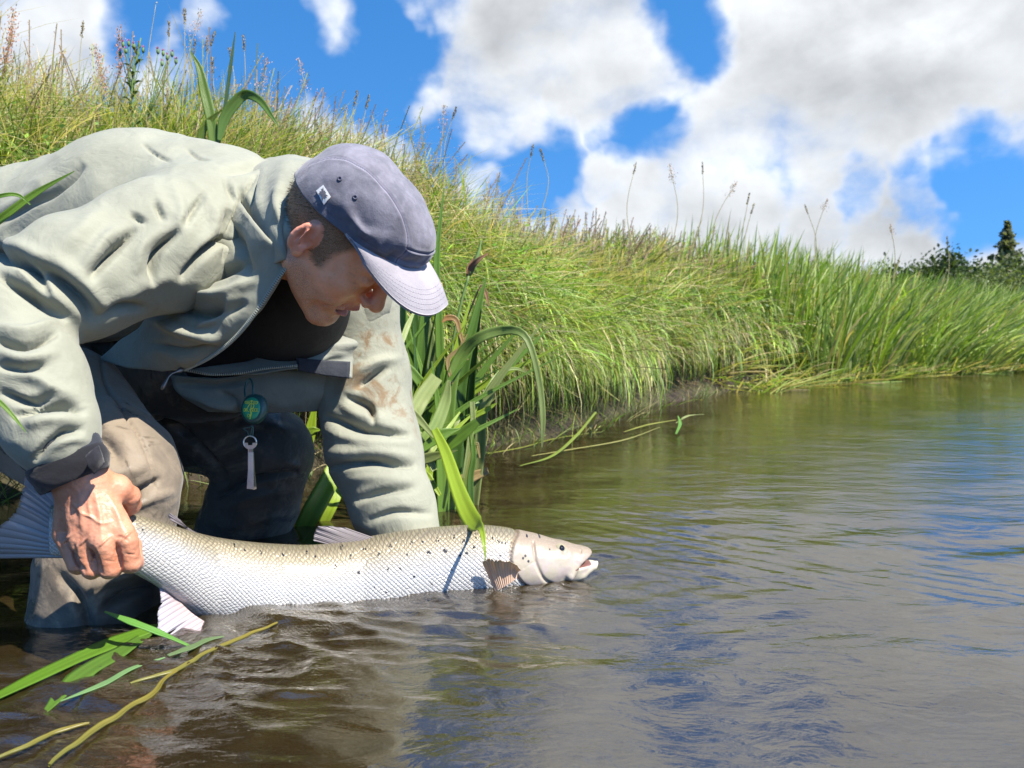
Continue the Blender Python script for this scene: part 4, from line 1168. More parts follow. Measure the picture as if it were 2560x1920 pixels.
hc = t.mix(t.step(t.noise(jit.outputs[0], .035, 4), .4, .62), (0.38, 0.33, 0.23), (0.40, 0.32, 0.29))
hc = t.mix(t.step(rl, .12, .48, 1.0, 0.0), hc, (0.22, 0.17, 0.13)); hc = t.mix(t.step(rl, .74, .92), hc, (.56, .50, .36))
hc = t.mix(t.math('MULTIPLY', t.step(nfine, .45, .7), .5), hc, (.42, .33, .26))
colr = t.mix(t.math('MULTIPLY', hd_, .8), colr, hc); colr = t.mix(t.math('MULTIPLY', t.attr('gap'), .7), colr, (.16, .10, .075)); colr = t.mix(t.attr('mouthin'), colr, (.16, .07, .06))
colr = t.mix(t.math('MULTIPLY', t.attr('line'), .35), colr, (.35, .36, .40))
colr = t.mix(t.step(t.attr('spot'), .15, .55), colr, (.012, .012, .018))
t.link(colr, b.inputs['Base Color'])
t.put(b.inputs['Metallic'], t.math('MULTIPLY', notH, 0.14)); b.inputs['Roughness'].default_value = 0.34
t.put(b.inputs['Roughness'], t.math('ADD', t.math('ADD', .27, t.math('MULTIPLY', hd_, .14)), t.math('MULTIPLY', groove, .25)))
t.put(b.inputs['Coat Weight'], t.math('ADD', .06, t.math('MULTIPLY', notH, .16))); b.inputs['Coat Roughness'].default_value = .2
hgt = t.math('ADD', t.math('MULTIPLY', t.step(cell, 0.0, 0.7), notH), t.math('MULTIPLY', nfine, .25))
t.link(t.bump(hgt, .55, .0018), b.inputs['Normal'])

salmon = thing('salmon', 'large silver salmon with dark spots held at the water surface, mouth open', 'fish', tuple(at(800, 1480, 1.28)))
fish_body = ob('body', me1, m_fish, salmon)

# eyes
m_eye_w = mat_simple('fish_iris', (.42, .36, .22), .2, .4); m_eye_b = mat_simple('fish_pupil', (.006, .006, .008), .06)
def disc_dome(c, n, r, bulge, seg=20, rings=5):
    n = unit(np.asarray(n, float)); a = unit(np.cross(n, [0, 0, 1.0])); b_ = np.cross(n, a); V = [c + n * bulge]; F = []
    for k in range(1, rings + 1):
        q = k / rings
        for s in range(seg): V.append(c + (a * math.cos(s / seg * 6.2832) + b_ * math.sin(s / seg * 6.2832)) * r * q + n * bulge * (1 - q * q))
    for s in range(seg): F.append([0, 1 + s, 1 + (s + 1) % seg])
    for k in range(rings - 1):
        for s in range(seg): F.append([1 + k * seg + s, 1 + (k + 1) * seg + s, 1 + (k + 1) * seg + (s + 1) % seg, 1 + k * seg + (s + 1) % seg])
    return mesh_np('d', np.array(V), F)
from mathutils.bvhtree import BVHTree
def bvh_of(me): 
    return BVHTree.FromPolygons([tuple(v) for v in verts_of(me)], [tuple(p.vertices) for p in me.polygons])
def hit(bv, px, py, off=0.0):
    r = FW + (px - 1280) / FPX * RT + (960 - py) / FPX * UPV; r = r / np.linalg.norm(r)
    h = bv.ray_cast(Vector(CAMP), Vector(r))
    if h[0] is None: return None, None
    n = np.array(h[1]); n = -n if n @ r > 0 else n
    return np.array(h[0]) + n * off, n
bv_f = bvh_of(me1)
p, n = hit(bv_f, 1403, 1370)
n = unit(n + np.array([.15, -.6, .1]))
ey = ob('eye', disc_dome(p - n * .001, n, .0096, .0034), m_eye_w, salmon)
ob('pupil', disc_dome(p + n * .0016 + np.array([.0006, 0, -.0004]), n, .0052, .0013), m_eye_b, ey)

# fins: fans of rays between a root line and a ragged free edge
m_fin = {}
def fin_mat(name, c0, c1, rough=.35, tr=.3):
    m, t, b, o = mat_new(name); al, ac = t.attr('along'), t.attr('across')
    w = t.math('ABSOLUTE', t.math('SINE', t.math('MULTIPLY', ac, math.pi * 14)))
    n = t.noise(None, 90, 4)
    c = t.mix(al, c0, c1); c = t.mix(t.math('MULTIPLY', t.step(w, 0.0, .45, 1, 0), .5), c, tuple(x * .4 for x in c0)); c = t.mix(t.step(n, .5, .75, 0, .25), c, tuple(x * .5 for x in c1))
    t.link(c, b.inputs['Base Color']); b.inputs['Roughness'].default_value = rough; t.link(t.bump(w, .7, .0015), b.inputs['Normal'])
    tl = t.node('ShaderNodeBsdfTranslucent'); t.link(c, tl.inputs[0]); mx = t.node('ShaderNodeMixShader'); mx.inputs[0].default_value = tr
    t.link(b.outputs[0], mx.inputs[1]); t.link(tl.outputs[0], mx.inputs[2]); t.link(mx.outputs[0], o.inputs['Surface']); return m
def fin(name, root, tip, mat, nr=70, nl=10, ragged=.05, bow=.0, notch=()):
    A = cat_rom(px_line(root), nr); B = cat_rom(px_line(tip), nr); g = np.random.default_rng(len(name)); ac = np.linspace(0, 1, nr)
    B = A + (B - A) * (1 - ragged * g.random(nr) - ragged * (np.abs(np.sin(ac * math.pi * 14)) < .25))[:, None]
    for c, wd, dp in notch: B = A + (B - A) * (1 - dp * np.exp(-((ac - c) / wd) ** 2))[:, None]
    u = np.linspace(0, 1, nl); n = unit(np.cross(B[nr // 2] - A[nr // 2], A[-1] - A[0]))
    P = A[:, None] + (B - A)[:, None] * u[None, :, None] + n * (bow * np.sin(u * np.pi) + .0012 * np.sin(ac * 30)[:, None] * u)[..., None]
    th = (.0028 * (1 - u) + .0006)[None, :, None]; V = np.r_[(P + n * th / 2).reshape(-1, 3), (P - n * th / 2).reshape(-1, 3)]
    nv = nr * nl; F = grid_faces(nr, nl); e = np.arange(nr - 1) * nl + nl - 1; ee = np.stack([e, e + nl, e + nl + nv, e + nv], 1)
    s0 = np.arange(nl - 1); s1 = s0 + (nr - 1) * nl
    F = np.r_[F, F[:, ::-1] + nv, ee, np.stack([s0 + 1, s0, s0 + nv, s0 + 1 + nv], 1), np.stack([s1, s1 + 1, s1 + 1 + nv, s1 + nv], 1)]
    me = mesh_np(name, V, F); al = np.tile(u, nr); ac_ = np.repeat(ac, nl); attr_f(me, 'along', np.r_[al, al]); attr_f(me, 'across', np.r_[ac_, ac_])
    return ob(name, me, mat, salmon)
mf_tail = fin_mat('tail_fin_skin', (.42, .40, .40), (.48, .47, .50), .28); mf_anal = fin_mat('anal_fin_skin', (.56, .43, .42), (.50, .48, .54)); mf_dor = fin_mat('dorsal_fin_skin', (.20, .17, .17), (.28, .25, .27)); mf_pec = fin_mat('pectoral_fin_skin', (.80, .55, .40), (.74, .60, .40), .4, .35)
fin('tail_fin', [(165, 1395, 1.03), (150, 1360, 1.03), (150, 1310, 1.03), (165, 1272, 1.03)], [(-110, 1400, 1.03), (-40, 1345, 1.01), (35, 1280, 1.01), (55, 1225, 1.01), (75, 1120, 1.03)], mf_tail, 90, 14, .03, .004)
fin('anal_fin', [(402, 1462, 1.112), (440, 1498, 1.115), (480, 1535, 1.12), (528, 1566, 1.13)], [(392, 1452, 1.10), (402, 1488, 1.085), (396, 1520, 1.078), (392, 1560, 1.07), (398, 1592, 1.062), (405, 1612, 1.06), (470, 1606, 1.065)], mf_anal, 80, 10, .05, .004, notch=((.72, .03, .45), (.3, .02, .2)))
fin('dorsal_fin', [(838, 1366, 1.29), (870, 1360, 1.295), (905, 1352, 1.3), (938, 1345, 1.31)], [(782, 1352, 1.29), (785, 1330, 1.29), (800, 1314, 1.29), (860, 1318, 1.30)], mf_dor, 60, 10, .05)
fin('adipose_fin', [(500, 1338, 1.165), (485, 1334, 1.155), (470, 1328, 1.15)], [(455, 1306, 1.16), (436, 1290, 1.15), (420, 1285, 1.14), (425, 1300, 1.14)][::-1], mf_dor, 30, 6, .0)
fin('pectoral_fin', [(1236, 1476, 1.285), (1252, 1470, 1.28), (1272, 1458, 1.28), (1292, 1444, 1.285)], [(1204, 1404, 1.268), (1222, 1396, 1.262), (1252, 1400, 1.258), (1282, 1405, 1.262), (1303, 1424, 1.275)], mf_pec, 60, 10, .05, .006)
# ------------------------------------------------------------------ the angler
person = thing('person', 'man in pale jacket, brown waders and grey cap crouching to hold the salmon', 'person', tuple(at(350, 1500, 1.3)))


def cone_px(P, a, b):
    """Tapered capsule between two (px, py, depth, radius px) ends."""
    return sd_cone(P, at(*a[:3]), at(*b[:3]), a[3] * a[2] / FPX, b[3] * b[2] / FPX)


def chain_px(P, pts, k=.03):
    f = None
    for a, b_ in zip(pts[:-1], pts[1:]):
        g = cone_px(P, a, b_); f = g if f is None else smin(f, g, k)
    return f


def bounds(pts, pad):
    A = np.array([at(*p[:3]) for p in pts]); return A.min(0) - pad, A.max(0) + pad


def finish(name, f, ax, mat, parent, sub=1, sm=1, strokes=(), nz=(), extra=None):
    V, F = surface_nets(f, ax)
    if sm: V = smooth_mesh(V, F, sm, .5)
    me = mesh_np(name, V, F)
    if sub: me = subdiv(me, sub)
    P, N = verts_of(me).astype(float), vnormals(me).astype(float)
    d = np.zeros(len(P))
    if strokes:
        facing = np.clip(-(N @ FW) * 2 + .6, 0, 1); d += stroke_field(P, [(q[0], q[1] * .72, q[2] * 1.9) if q[2] < 0 else (q[0], q[1], q[2] * .9) for q in strokes]) * facing
    for sc_, am, kind in nz:
        d += am * ((1 - 2 * np.abs(fbm(P, sc_, 2))) if kind == 'r' else fbm(P, sc_, 3))
    if extra is not None: d += extra(P, N)
    set_verts(me, P + N * d[:, None])
    return ob(name, me, mat, parent)


# ---- cloth materials
def cloth(name, col, var, weave=900, rough=.75, stain_shade=None, wet=None, wr=6.0, sheen=.15):
    m, t, b, o = mat_new(name); co = t.node('ShaderNodeTexCoord').outputs['Object']
    n = t.noise(co, 9, 6, .6); n2 = t.noise(co, 60, 4)
    c = t.mix(t.step(n, .3, .7), tuple(x * (1 - var) for x in col), tuple(min(1, x * (1 + var)) for x in col))
    c = t.mix(t.math('MULTIPLY', t.step(n2, .45, .75), .18), c, tuple(x * .7 for x in col))
    rg = rough
    if stain_shade:  # tint for sleeve dirt, and for shade painted on the waders
        s = t.math('MULTIPLY', t.step(t.noise(co, stain_shade[1], 7, .68, .6), stain_shade[2], stain_shade[2] + .14), stain_shade[3])
        if len(stain_shade) > 4: s = t.math('MULTIPLY', s, t.attr(stain_shade[4]))
        c = t.mix(s, c, stain_shade[0])
    if wet:
        w = t.step(t.noise(co, wet[0], 6, .6, .8), wet[1], wet[1] + .05); c = t.mix(t.math('MULTIPLY', w, wet[2]), c, tuple(x * .42 for x in col))
        rg = t.math('SUBTRACT', rough, t.math('MULTIPLY', w, .38))
    t.link(c, b.inputs['Base Color']); t.put(b.inputs['Roughness'], rg); b.inputs['Sheen Weight'].default_value = sheen; b.inputs['Sheen Roughness'].default_value = .5
    b.inputs['Specular IOR Level'].default_value = .3
    wv = t.noise(co, weave, 2); cr = t.noise(co, wr * 7, 5, .55, .7); cr2 = t.noise(co, wr * 2.4, 4, .5, 1.0)
    h = t.math('ADD', t.math('MULTIPLY', wv, .05), t.math('ADD', t.math('MULTIPLY', cr, .3), t.math('MULTIPLY', cr2, .9)))
    t.link(t.bump(h, .45, .012), b.inputs['Normal'])
    return m


m_jacket = cloth('jacket_fabric', (.25, .252, .193), .06, stain_shade=((.17, .11, .055), 16, .50, .9, 'dirt'))
m_jdark = cloth('jacket_facing', (.22, .225, .185), .08)
m_wader = cloth('wader_fabric', (.22, .175, .125), .10, rough=.62, wet=(7, .55, .8), stain_shade=((.035, .032, .028), 5, .36, .9, 'shade_soak'))
m_black = cloth('black_shirt', (.006, .006, .007), .2, sheen=0.0)
m_navy = cloth('navy_trim', (.026, .030, .040), .15, weave=600)
m_velcro = cloth('hook_tape', (.010, .010, .014), .3, weave=1400, rough=.9)
m_zip = mat_simple('zip_tape', (.03, .035, .03), .5); m_tooth = mat_simple('zip_teeth', (.34, .35, .28), .35)

# ---- jacket shell
JK = [[(-330, 760, 1.62, 265), (0, 672, 1.50, 218), (380, 588, 1.42, 240), (560, 600, 1.37, 218), (700, 570, 1.29, 150)],
      [(500, 585, 1.24, 165), (400, 620, 1.17, 150), (200, 690, 1.08, 140), (25, 780, 1.03, 118)],
      [(15, 800, 1.02, 118), (72, 950, .99, 120), (130, 1070, .975, 98), (148, 1108, .972, 88)],
      [(760, 700, 1.46, 140), (860, 760, 1.52, 118), (900, 930, 1.55, 114), (935, 1130, 1.50, 112), (985, 1270, 1.45, 96), (1030, 1370, 1.42, 78)]]
allp = sum(JK, [])
lo, hi = bounds(allp, .22); hi[0] = min(hi[0], at(1180, 900, 1.5)[0]); lo[0] = max(lo[0], -1.45)
hj = .0068
P, ax = grid_pts(lo, hi, hj)
f = chain_px(P, JK[0], .05); f = smin(f, chain_px(P, JK[1], .04), .045); f = smin(f, chain_px(P, JK[2], .03), .022)
f = smin(f, chain_px(P, JK[3], .03), .03)
cav = chain_px(P, [(810, 640, 1.16, 130), (700, 770, 1.22, 120), (540, 910, 1.34, 100)], .04)
f = smax(f, -cav, .012)
cav2 = chain_px(P, [(640, 840, 1.24, 100), (420, 890, 1.30, 85), (230, 940, 1.38, 90)], .03)
f = smax(f, -cav2, .012)
JS = [  # folds: pixel line, half width px, height m
    ([(330, 578), (290, 620), (228, 690)], 13, -.016), ([(300, 570), (262, 600), (205, 670)], 16, .010), ([(440, 582), (392, 632), (376, 700)], 13, -.016), ([(408, 566), (355, 615), (335, 690)], 16, .009),
    ([(566, 596), (520, 620), (455, 690)], 12, -.014), ([(571, 532), (562, 590), (584, 615)], 11, -.012), ([(545, 520), (528, 580), (500, 620)], 15, .009), ([(-20, 632), (60, 660), (120, 728)], 16, -.018), ([(-10, 600), (80, 632), (140, 690)], 18, .010),
    ([(104, 668), (150, 704), (205, 750), (233, 790)], 22, -.014), ([(0, 690), (80, 742), (150, 792)], 14, -.016), ([(40, 665), (110, 715), (180, 775)], 15, .010), ([(120, 640), (200, 700), (262, 770)], 22, .012),
    ([(200, 414), (125, 478), (-10, 560)], 12, -.008), ([(325, 532), (362, 552)], 10, -.006), ([(387, 503), (408, 548)], 10, -.006), ([(506, 492), (484, 524), (466, 560)], 11, -.007), ([(564, 452), (586, 500)], 12, -.006),
    ([(120, 440), (60, 500), (-10, 530)], 18, .008), ([(470, 440), (520, 500), (540, 560)], 14, .006), ([(430, 460), (455, 520), (440, 570)], 13, .006), ([(250, 520), (200, 580), (120, 640)], 26, .008),
    ([(600, 470), (618, 530), (612, 600)], 10, -.010), ([(660, 395), (610, 420), (560, 430)], 14, -.006), ([(300, 745), (360, 710), (440, 690)], 20, .008), ([(250, 790), (310, 765), (360, 770)], 16, -.008),
    ([(358, 361), (390, 388), (427, 408)], 5, -.004), ([(465, 370), (490, 390), (520, 398)], 5, -.004), ([(640, 440), (600, 500), (570, 600), (560, 650)], 6, -.006),
    # forearm
    ([(40, 1040), (100, 1020), (170, 1014), (204, 1030)], 13, -.014), ([(60, 1062), (120, 1048), (200, 1050)], 15, .009), ([(5, 985), (70, 1004), (135, 990)], 12, -.012), ([(36, 932), (92, 948), (130, 974), (182, 990)], 14, .011),
    ([(88, 1150), (120, 1110), (158, 1082), (200, 1075)], 11, -.010), ([(-10, 850), (60, 868), (132, 842)], 11, -.016), ([(-10, 820), (60, 836), (126, 812)], 12, .011), ([(-10, 880), (60, 900), (130, 886)], 14, .011), ([(0, 915), (60, 925), (110, 915)], 10, -.010), ([(120, 1120), (170, 1100), (215, 1100)], 10, .007),
    # far sleeve
    ([(822, 1045), (888, 1068), (960, 1076), (1016, 1088)], 12, -.016), ([(820, 1078), (888, 1100), (950, 1108), (1020, 1108)], 15, .014), ([(824, 1168), (888, 1160), (942, 1156), (1028, 1166)], 11, -.016), ([(820, 1135), (890, 1130), (960, 1132), (1026, 1142)], 14, .012),
    ([(895, 1250), (955, 1230), (1030, 1220)], 13, -.010), ([(870, 995), (924, 1016), (934, 1056)], 11, -.012), ([(895, 968), (960, 924)], 10, -.012), ([(850, 1010), (900, 1040), (960, 1046)], 14, .011), ([(880, 940), (940, 905), (990, 900)], 12, .010), ([(860, 1200), (930, 1195), (1030, 1200)], 14, .007), ([(930, 1300), (990, 1280), (1070, 1285)], 12, -.007)]
jk = finish('jacket', f, ax, m_jacket, person, 1, 1, JS, ((7, .004, 'f'), (15, .0018, 'r')))
Pj = verts_of(jk.data); xj, yj, dj = topx(Pj)
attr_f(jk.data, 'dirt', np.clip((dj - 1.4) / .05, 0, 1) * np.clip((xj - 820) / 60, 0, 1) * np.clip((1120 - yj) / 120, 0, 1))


def patch(name, rows, mat, parent, nu=40, nv=40, thick=.0022, strokes=(), nz=.0025, scl=18):
    """Cloth panel through a grid of (px, py, depth) points, with thickness."""
    R0 = np.array([[at(*p) for p in r] for r in rows])
    A = np.stack([cat_rom(R0[k], nu) for k in range(len(R0))]); B = np.stack([cat_rom(A[:, j], nv) for j in range(nu)], 1)
    V = B.reshape(-1, 3); F = grid_faces(nv, nu); me = mesh_np(name, V, F); N = vnormals(me).astype(float)
    s = np.sign(-(N @ FW).mean()) or 1; N = N * s
    V = V + N * (nz * fbm(V, scl, 3) + (1.5 * stroke_field(V, strokes) if strokes else 0))[:, None]
    W2 = V - N * thick; n = len(V)
    idx = np.arange(n).reshape(nv, nu); loop = np.r_[idx[0], idx[1:, -1], idx[-1, -2::-1], idx[-2:0:-1, 0]]; l2 = np.roll(loop, -1)
    if s < 0: F = F[:, ::-1]
    me = mesh_np(name, np.r_[V, W2], np.r_[F, F[:, ::-1] + n, np.stack([loop, l2, l2 + n, loop + n], 1)])
    attr_f(me, 'dirt', np.zeros(2 * n))
    return ob(name, me, mat, parent)


# ---- body under the clothes, open front
shirt_pts = [(830, 650, 1.27, 90), (730, 770, 1.42, 130), (610, 870, 1.54, 120), (430, 940, 1.6, 120)]
lo, hi = bounds(shirt_pts, .14); P, ax = grid_pts(lo, hi, .011)
finish('shirt', chain_px(P, shirt_pts, .04), ax, m_black, person, 0, 2)
patch('front_panel', [[(590, 500, 1.18), (640, 560, 1.12), (690, 610, 1.11), (736, 642, 1.115)], [(520, 640, 1.19), (570, 672, 1.15), (625, 695, 1.13), (692, 705, 1.12)], [(430, 740, 1.22), (500, 762, 1.16), (565, 782, 1.14), (634, 790, 1.13)],
                      [(330, 830, 1.28), (420, 852, 1.20), (490, 866, 1.17), (562, 868, 1.17)], [(240, 900, 1.34), (330, 920, 1.28), (400, 930, 1.25), (462, 924, 1.23)]], m_jacket, jk, 60, 60, .003,
      strokes=[([(470, 640), (510, 625), (560, 600)], 12, .012), ([(450, 690), (520, 690), (600, 660)], 11, -.018), ([(480, 740), (560, 740), (620, 700)], 14, .016), ([(430, 760), (520, 790), (600, 760)], 11, -.020), ([(500, 815), (560, 780), (590, 745)], 9, .016), ([(380, 800), (460, 830), (540, 850)], 12, .014), ([(380, 860), (470, 880), (540, 870)], 9, -.012), ([(560, 560), (600, 620), (620, 690)], 12, -.010)], nz=.006, scl=14)
patch('front_panel', [[(760, 800, 1.44), (850, 770, 1.46), (920, 765, 1.48), (966, 752, 1.50)], [(735, 835, 1.42), (810, 845, 1.42), (880, 845, 1.44), (950, 830, 1.49)], [(640, 894, 1.385), (720, 900, 1.385), (800, 905, 1.39), (890, 890, 1.45)], [(450, 928, 1.34), (600, 936, 1.36), (745, 918, 1.37), (880, 945, 1.42)]], m_jdark, jk, 44, 36, .003,
      strokes=[([(700, 880), (800, 870), (900, 860)], 9, .006), ([(760, 905), (860, 900)], 8, -.004)], nz=.003)
patch('pocket_flap', [[(425, 940, 1.40), (560, 945, 1.42), (700, 925, 1.43), (862, 940, 1.47)], [(445, 985, 1.41), (560, 1000, 1.43), (690, 1005, 1.44), (845, 990, 1.48)], [(520, 1028, 1.44), (620, 1032, 1.46), (700, 1032, 1.46), (790, 1028, 1.49)]], m_jdark, jk, 40, 24, .004,
      strokes=[([(450, 960), (540, 965), (620, 950)], 7, -.010), ([(540, 975), (580, 1000), (600, 1025)], 7, -.010), ([(470, 990), (560, 1012), (640, 1020)], 9, .008)], nz=.004)
patch('hook_tape', [[(740, 894, 1.372), (808, 900, 1.375), (876, 904, 1.385)], [(742, 912, 1.370), (808, 922, 1.372), (875, 926, 1.383)], [(746, 926, 1.370), (808, 938, 1.372), (873, 947, 1.383)]], m_navy, jk, 16, 10, .002, nz=.0008)
patch('collar', [[(650, 400, 1.36), (722, 388, 1.31), (792, 398, 1.27)], [(632, 425, 1.27), (700, 412, 1.20), (772, 428, 1.17)], [(628, 500, 1.20), (688, 490, 1.135), (746, 492, 1.125)], [(636, 580, 1.16), (688, 570, 1.10), (728, 572, 1.10)], [(668, 668, 1.135), (704, 652, 1.105), (736, 648, 1.105)]], m_jacket, jk, 30, 50, .004,
      strokes=[([(690, 560), (715, 600), (730, 640)], 9, -.006), ([(660, 420), (650, 480), (652, 540)], 9, .005), ([(700, 450), (690, 500), (700, 550)], 11, .005), ([(720, 500), (705, 560), (700, 610)], 8, -.005)], nz=.003)
patch('collar', [[(945, 690, 1.42), (968, 696, 1.44), (988, 690, 1.47)], [(922, 758, 1.43), (952, 768, 1.45), (980, 756, 1.48)], [(850, 812, 1.43), (915, 824, 1.45), (962, 812, 1.49)]], m_jacket, jk, 20, 20, .004)


# zips: tape + row of teeth
def zipper(name, line, parent, w=.0045):
    C = cat_rom(px_line(line), 120); L = np.r_[0, np.cumsum(np.linalg.norm(np.diff(C, axis=0), axis=1))]
    z = tube(name, C[::4], w * .55, m_zip, parent, 6)
    n = int(L[-1] / .0034); s = (np.arange(n) + .5) / n * L[-1]; Pm = np.stack([np.interp(s, L, C[:, k]) for k in range(3)], 1)
    T = unit(np.gradient(Pm, axis=0)); B = unit(np.cross(T, FW)); Nn = np.cross(B, T)
    cor = np.array([(a, b_, c) for a in (-1, 1) for b_ in (-1, 1) for c in (-1, 1)], float)
    sgn = np.where(np.arange(n) % 2, 1, -1)[:, None, None]
    V = Pm[:, None] + T[:, None] * cor[None, :, :1] * .0010 + B[:, None] * (cor[None, :, 1:2] * .0024) + Nn[:, None] * cor[None, :, 2:] * .0026 + FW * -.0012
    box = np.array([(0, 1, 3, 2), (4, 6, 7, 5), (0, 4, 5, 1), (2, 3, 7, 6), (0, 2, 6, 4), (1, 5, 7, 3)])
    tt = ob('teeth', mesh_np('teeth', V.reshape(-1, 3), (np.arange(n)[:, None, None] * 8 + box).reshape(-1, 4), smooth=False), m_tooth, z); tt['kind'] = 'stuff'
    return z


zipper('zip', [(736, 642, 1.110), (712, 676, 1.112), (690, 706, 1.114), (660, 752, 1.12), (634, 790, 1.125), (600, 832, 1.145), (562, 868, 1.165), (515, 900, 1.195), (464, 924, 1.225)], jk)
zipper('zip', [(470, 926, 1.33), (530, 936, 1.335), (600, 933, 1.345), (660, 922, 1.355), (745, 914, 1.362)], jk)
pull = tube('zip_pull', cat_rom(px_line([(458, 922, 1.22), (440, 930, 1.21), (425, 938, 1.205), (412, 960, 1.20), (404, 974, 1.20)]), 16), [.003, .0042, .004, .0022, .0014, .0013, .0013, .0013, .0013, .0016, .002, .0026, .003, .003, .0028, .0015], mat_simple('zip_metal', (.12, .12, .12), .35, .7), jk, 8)

# cuff with hook-and-loop strap
cw0, cw1 = at(163, 1132, .97), at(190, 1198, .972)
axc = unit(cw1 - cw0)
def ring_band(name, c0, c1, r0, r1, mat, parent, seg=48, rows=8, squash=.82, thick=.003, bulge=.0):
    a = unit(c1 - c0); u_ = unit(np.cross(a, FW)); v_ = np.cross(a, u_); V = []
    for side in (0, 1):
        for k in range(rows):
            q = k / (rows - 1); c = c0 + (c1 - c0) * q; r = r0 + (r1 - r0) * q + bulge * math.sin(q * math.pi) - side * thick
            for s in range(seg):
                an = s / seg * 6.28318; V.append(c + (u_ * math.cos(an) + v_ * math.sin(an) * squash) * (r + .0010 * math.sin(an * 5 + k)))
    V = np.array(V); n = rows * seg; F = grid_faces(rows, seg, True); s = np.arange(seg); s2 = (s + 1) % seg; e = (rows - 1) * seg
    F = np.r_[F, F[:, ::-1] + n, np.stack([s2, s, s + n, s2 + n], 1), np.stack([e + s, e + s2, e + s2 + n, e + s + n], 1)]
    me = mesh_np(name, V, F); attr_f(me, 'dirt', np.zeros(len(V))); return ob(name, me, mat, parent)
kpx = .97 / FPX
ring_band('cuff', at(148, 1104, .97), at(176, 1170, .971), 90 * kpx, 84 * kpx, m_navy, jk, bulge=.002)
ring_band('strap', at(162, 1142, .97), at(190, 1202, .972), 95 * kpx, 85 * kpx, m_velcro, jk, bulge=.003)
patch('strap_tab', [[(212, 1140, .925), (232, 1122, .93), (248, 1112, .94)], [(222, 1170, .922), (242, 1152, .925), (258, 1138, .938)], [(236, 1186, .93), (252, 1170, .935), (263, 1156, .945)]], m_velcro, jk, 12, 12, .003, nz=.0006)

# ---- waders
WD = [[(-260, 860, 1.62, 215), (-60, 930, 1.48, 190), (150, 1040, 1.33, 165), (300, 1180, 1.235, 146)], [(300, 1200, 1.235, 146), (262, 1400, 1.225, 148), (215, 1620, 1.20, 140), (190, 1800, 1.22, 130)],
      [(-100, 860, 1.72, 200), (250, 940, 1.74, 165), (500, 1040, 1.72, 135), (672, 1128, 1.68, 108)], [(672, 1138, 1.68, 106), (635, 1240, 1.70, 108), (585, 1400, 1.74, 108), (570, 1560, 1.78, 108)],
      [(200, 860, 1.6, 170), (420, 930, 1.56, 120), (560, 960, 1.55, 90)]]
lo, hi = bounds(sum(WD, []), .17); lo[0] = max(lo[0], -1.4); lo[2] = -.42; P, ax = grid_pts(lo, hi, .0085)
f = smin(chain_px(P, WD[0], .03), chain_px(P, WD[1], .02), .02); f2 = smin(chain_px(P, WD[2], .03), chain_px(P, WD[3], .02), .02)
f = smin(smin(f, f2, .02), chain_px(P, WD[4], .03), .04)
WS = [([(250, 880), (262, 950), (310, 1030), (360, 1110), (395, 1230)], 4, -.005), ([(200, 1080), (260, 1100), (300, 1160)], 22, -.008), ([(300, 1260), (350, 1230), (400, 1200)], 12, -.010), ([(300, 1290), (370, 1250), (440, 1230)], 12, .008), ([(230, 1200), (300, 1180), (380, 1160)], 20, .007), ([(150, 1440), (200, 1500), (230, 1580)], 18, -.010), ([(220, 1470), (300, 1440), (360, 1430)], 16, .012), ([(260, 1520), (310, 1490), (370, 1470)], 14, -.010),
      ([(380, 1040), (470, 1090), (560, 1190)], 12, -.010), ([(540, 1240), (620, 1200), (740, 1180)], 10, -.012), ([(560, 1270), (640, 1240), (730, 1225)], 12, .010), ([(560, 1080), (640, 1060), (720, 1070)], 14, .006)]
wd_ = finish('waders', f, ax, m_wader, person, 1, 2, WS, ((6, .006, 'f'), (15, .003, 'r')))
Pw_ = verts_of(wd_.data); xw, yw, dw = topx(Pw_); attr_f(wd_.data, 'shade_soak', np.clip(np.clip((dw - 1.42) / .1, 0, 1) + np.clip((.10 - Pw_[:, 2]) / .05, 0, 1) * .8 + np.clip((xw - 330) / 60, 0, 1) * .4, 0, 1))  # painted body shade on far leg and inner thigh, plus wet cloth near the water

# ---- head, neck, hands: one body mesh
HC = at(841, 587, 1.147)
def camdir(v): return unit(v[0] * RT + v[1] * UPV - v[2] * FW)
HR, HF, HU = camdir((-.2345, -.3439, .9093)), camdir((.627, -.7683, -.1288)), camdir((.7429, .5399, .3958))
HM = np.stack([HR, HF, HU], 1)   # columns: right, forward, up
def h2w(V): return np.asarray(V) @ HM.T + HC
def w2h(V): return (np.asarray(V) - HC) @ HM
P, axh = grid_pts((-.098, -.135, -.225), (.098, .142, .135), .0024)
Xa = np.abs(P[0])
Ps = (Xa, P[1], P[2])   # mirrored
f = sd_ell(P, (0, -.008, .034), (.076, .090, .084))
f = smin(f, sd_ell(P, (0, .030, -.025), (.064, .062, .082)), .03)
f = smin(f, sd_cone(Ps, (.052, -.002, -.052), (.022, .066, -.098), .020, .018), .022)
f = smin(f, sd_ell(P, (0, .074, -.100), (.024, .020, .020)), .018)
f = smin(f, sd_ell(Ps, (.040, .052, -.022), (.026, .030, .026)), .018)
f = smin(f, sd_ell(Ps, (.036, .060, -.052), (.020, .022, .020)), .014)
f = smin(f, sd_cone(Ps, (.008, .094, .030), (.045, .074, .030), .0095, .010), .012)
f = smax(f, -sd_ell(Ps, (.031, .106, .010), (.016, .016, .011)), .010)
f = smin(f, sd_ell(Ps, (.031, .079, .009), (.015, .0135, .0125)), .004)
f = smax(f, -sd_cone(Ps, (.018, .0925, .006), (.044, .083, .004), .0012, .0009), .0015)
nose = sd_cone(P, (0, .092, .026), (0, .112, -.018), .0085, .0115)
nose = smin(nose, sd_ell(P, (0, .115, -.025), (.013, .012, .0115)), .008)
nose = smin(nose, sd_ell(Ps, (.0135, .101, -.029), (.0075, .011, .0085)), .005)
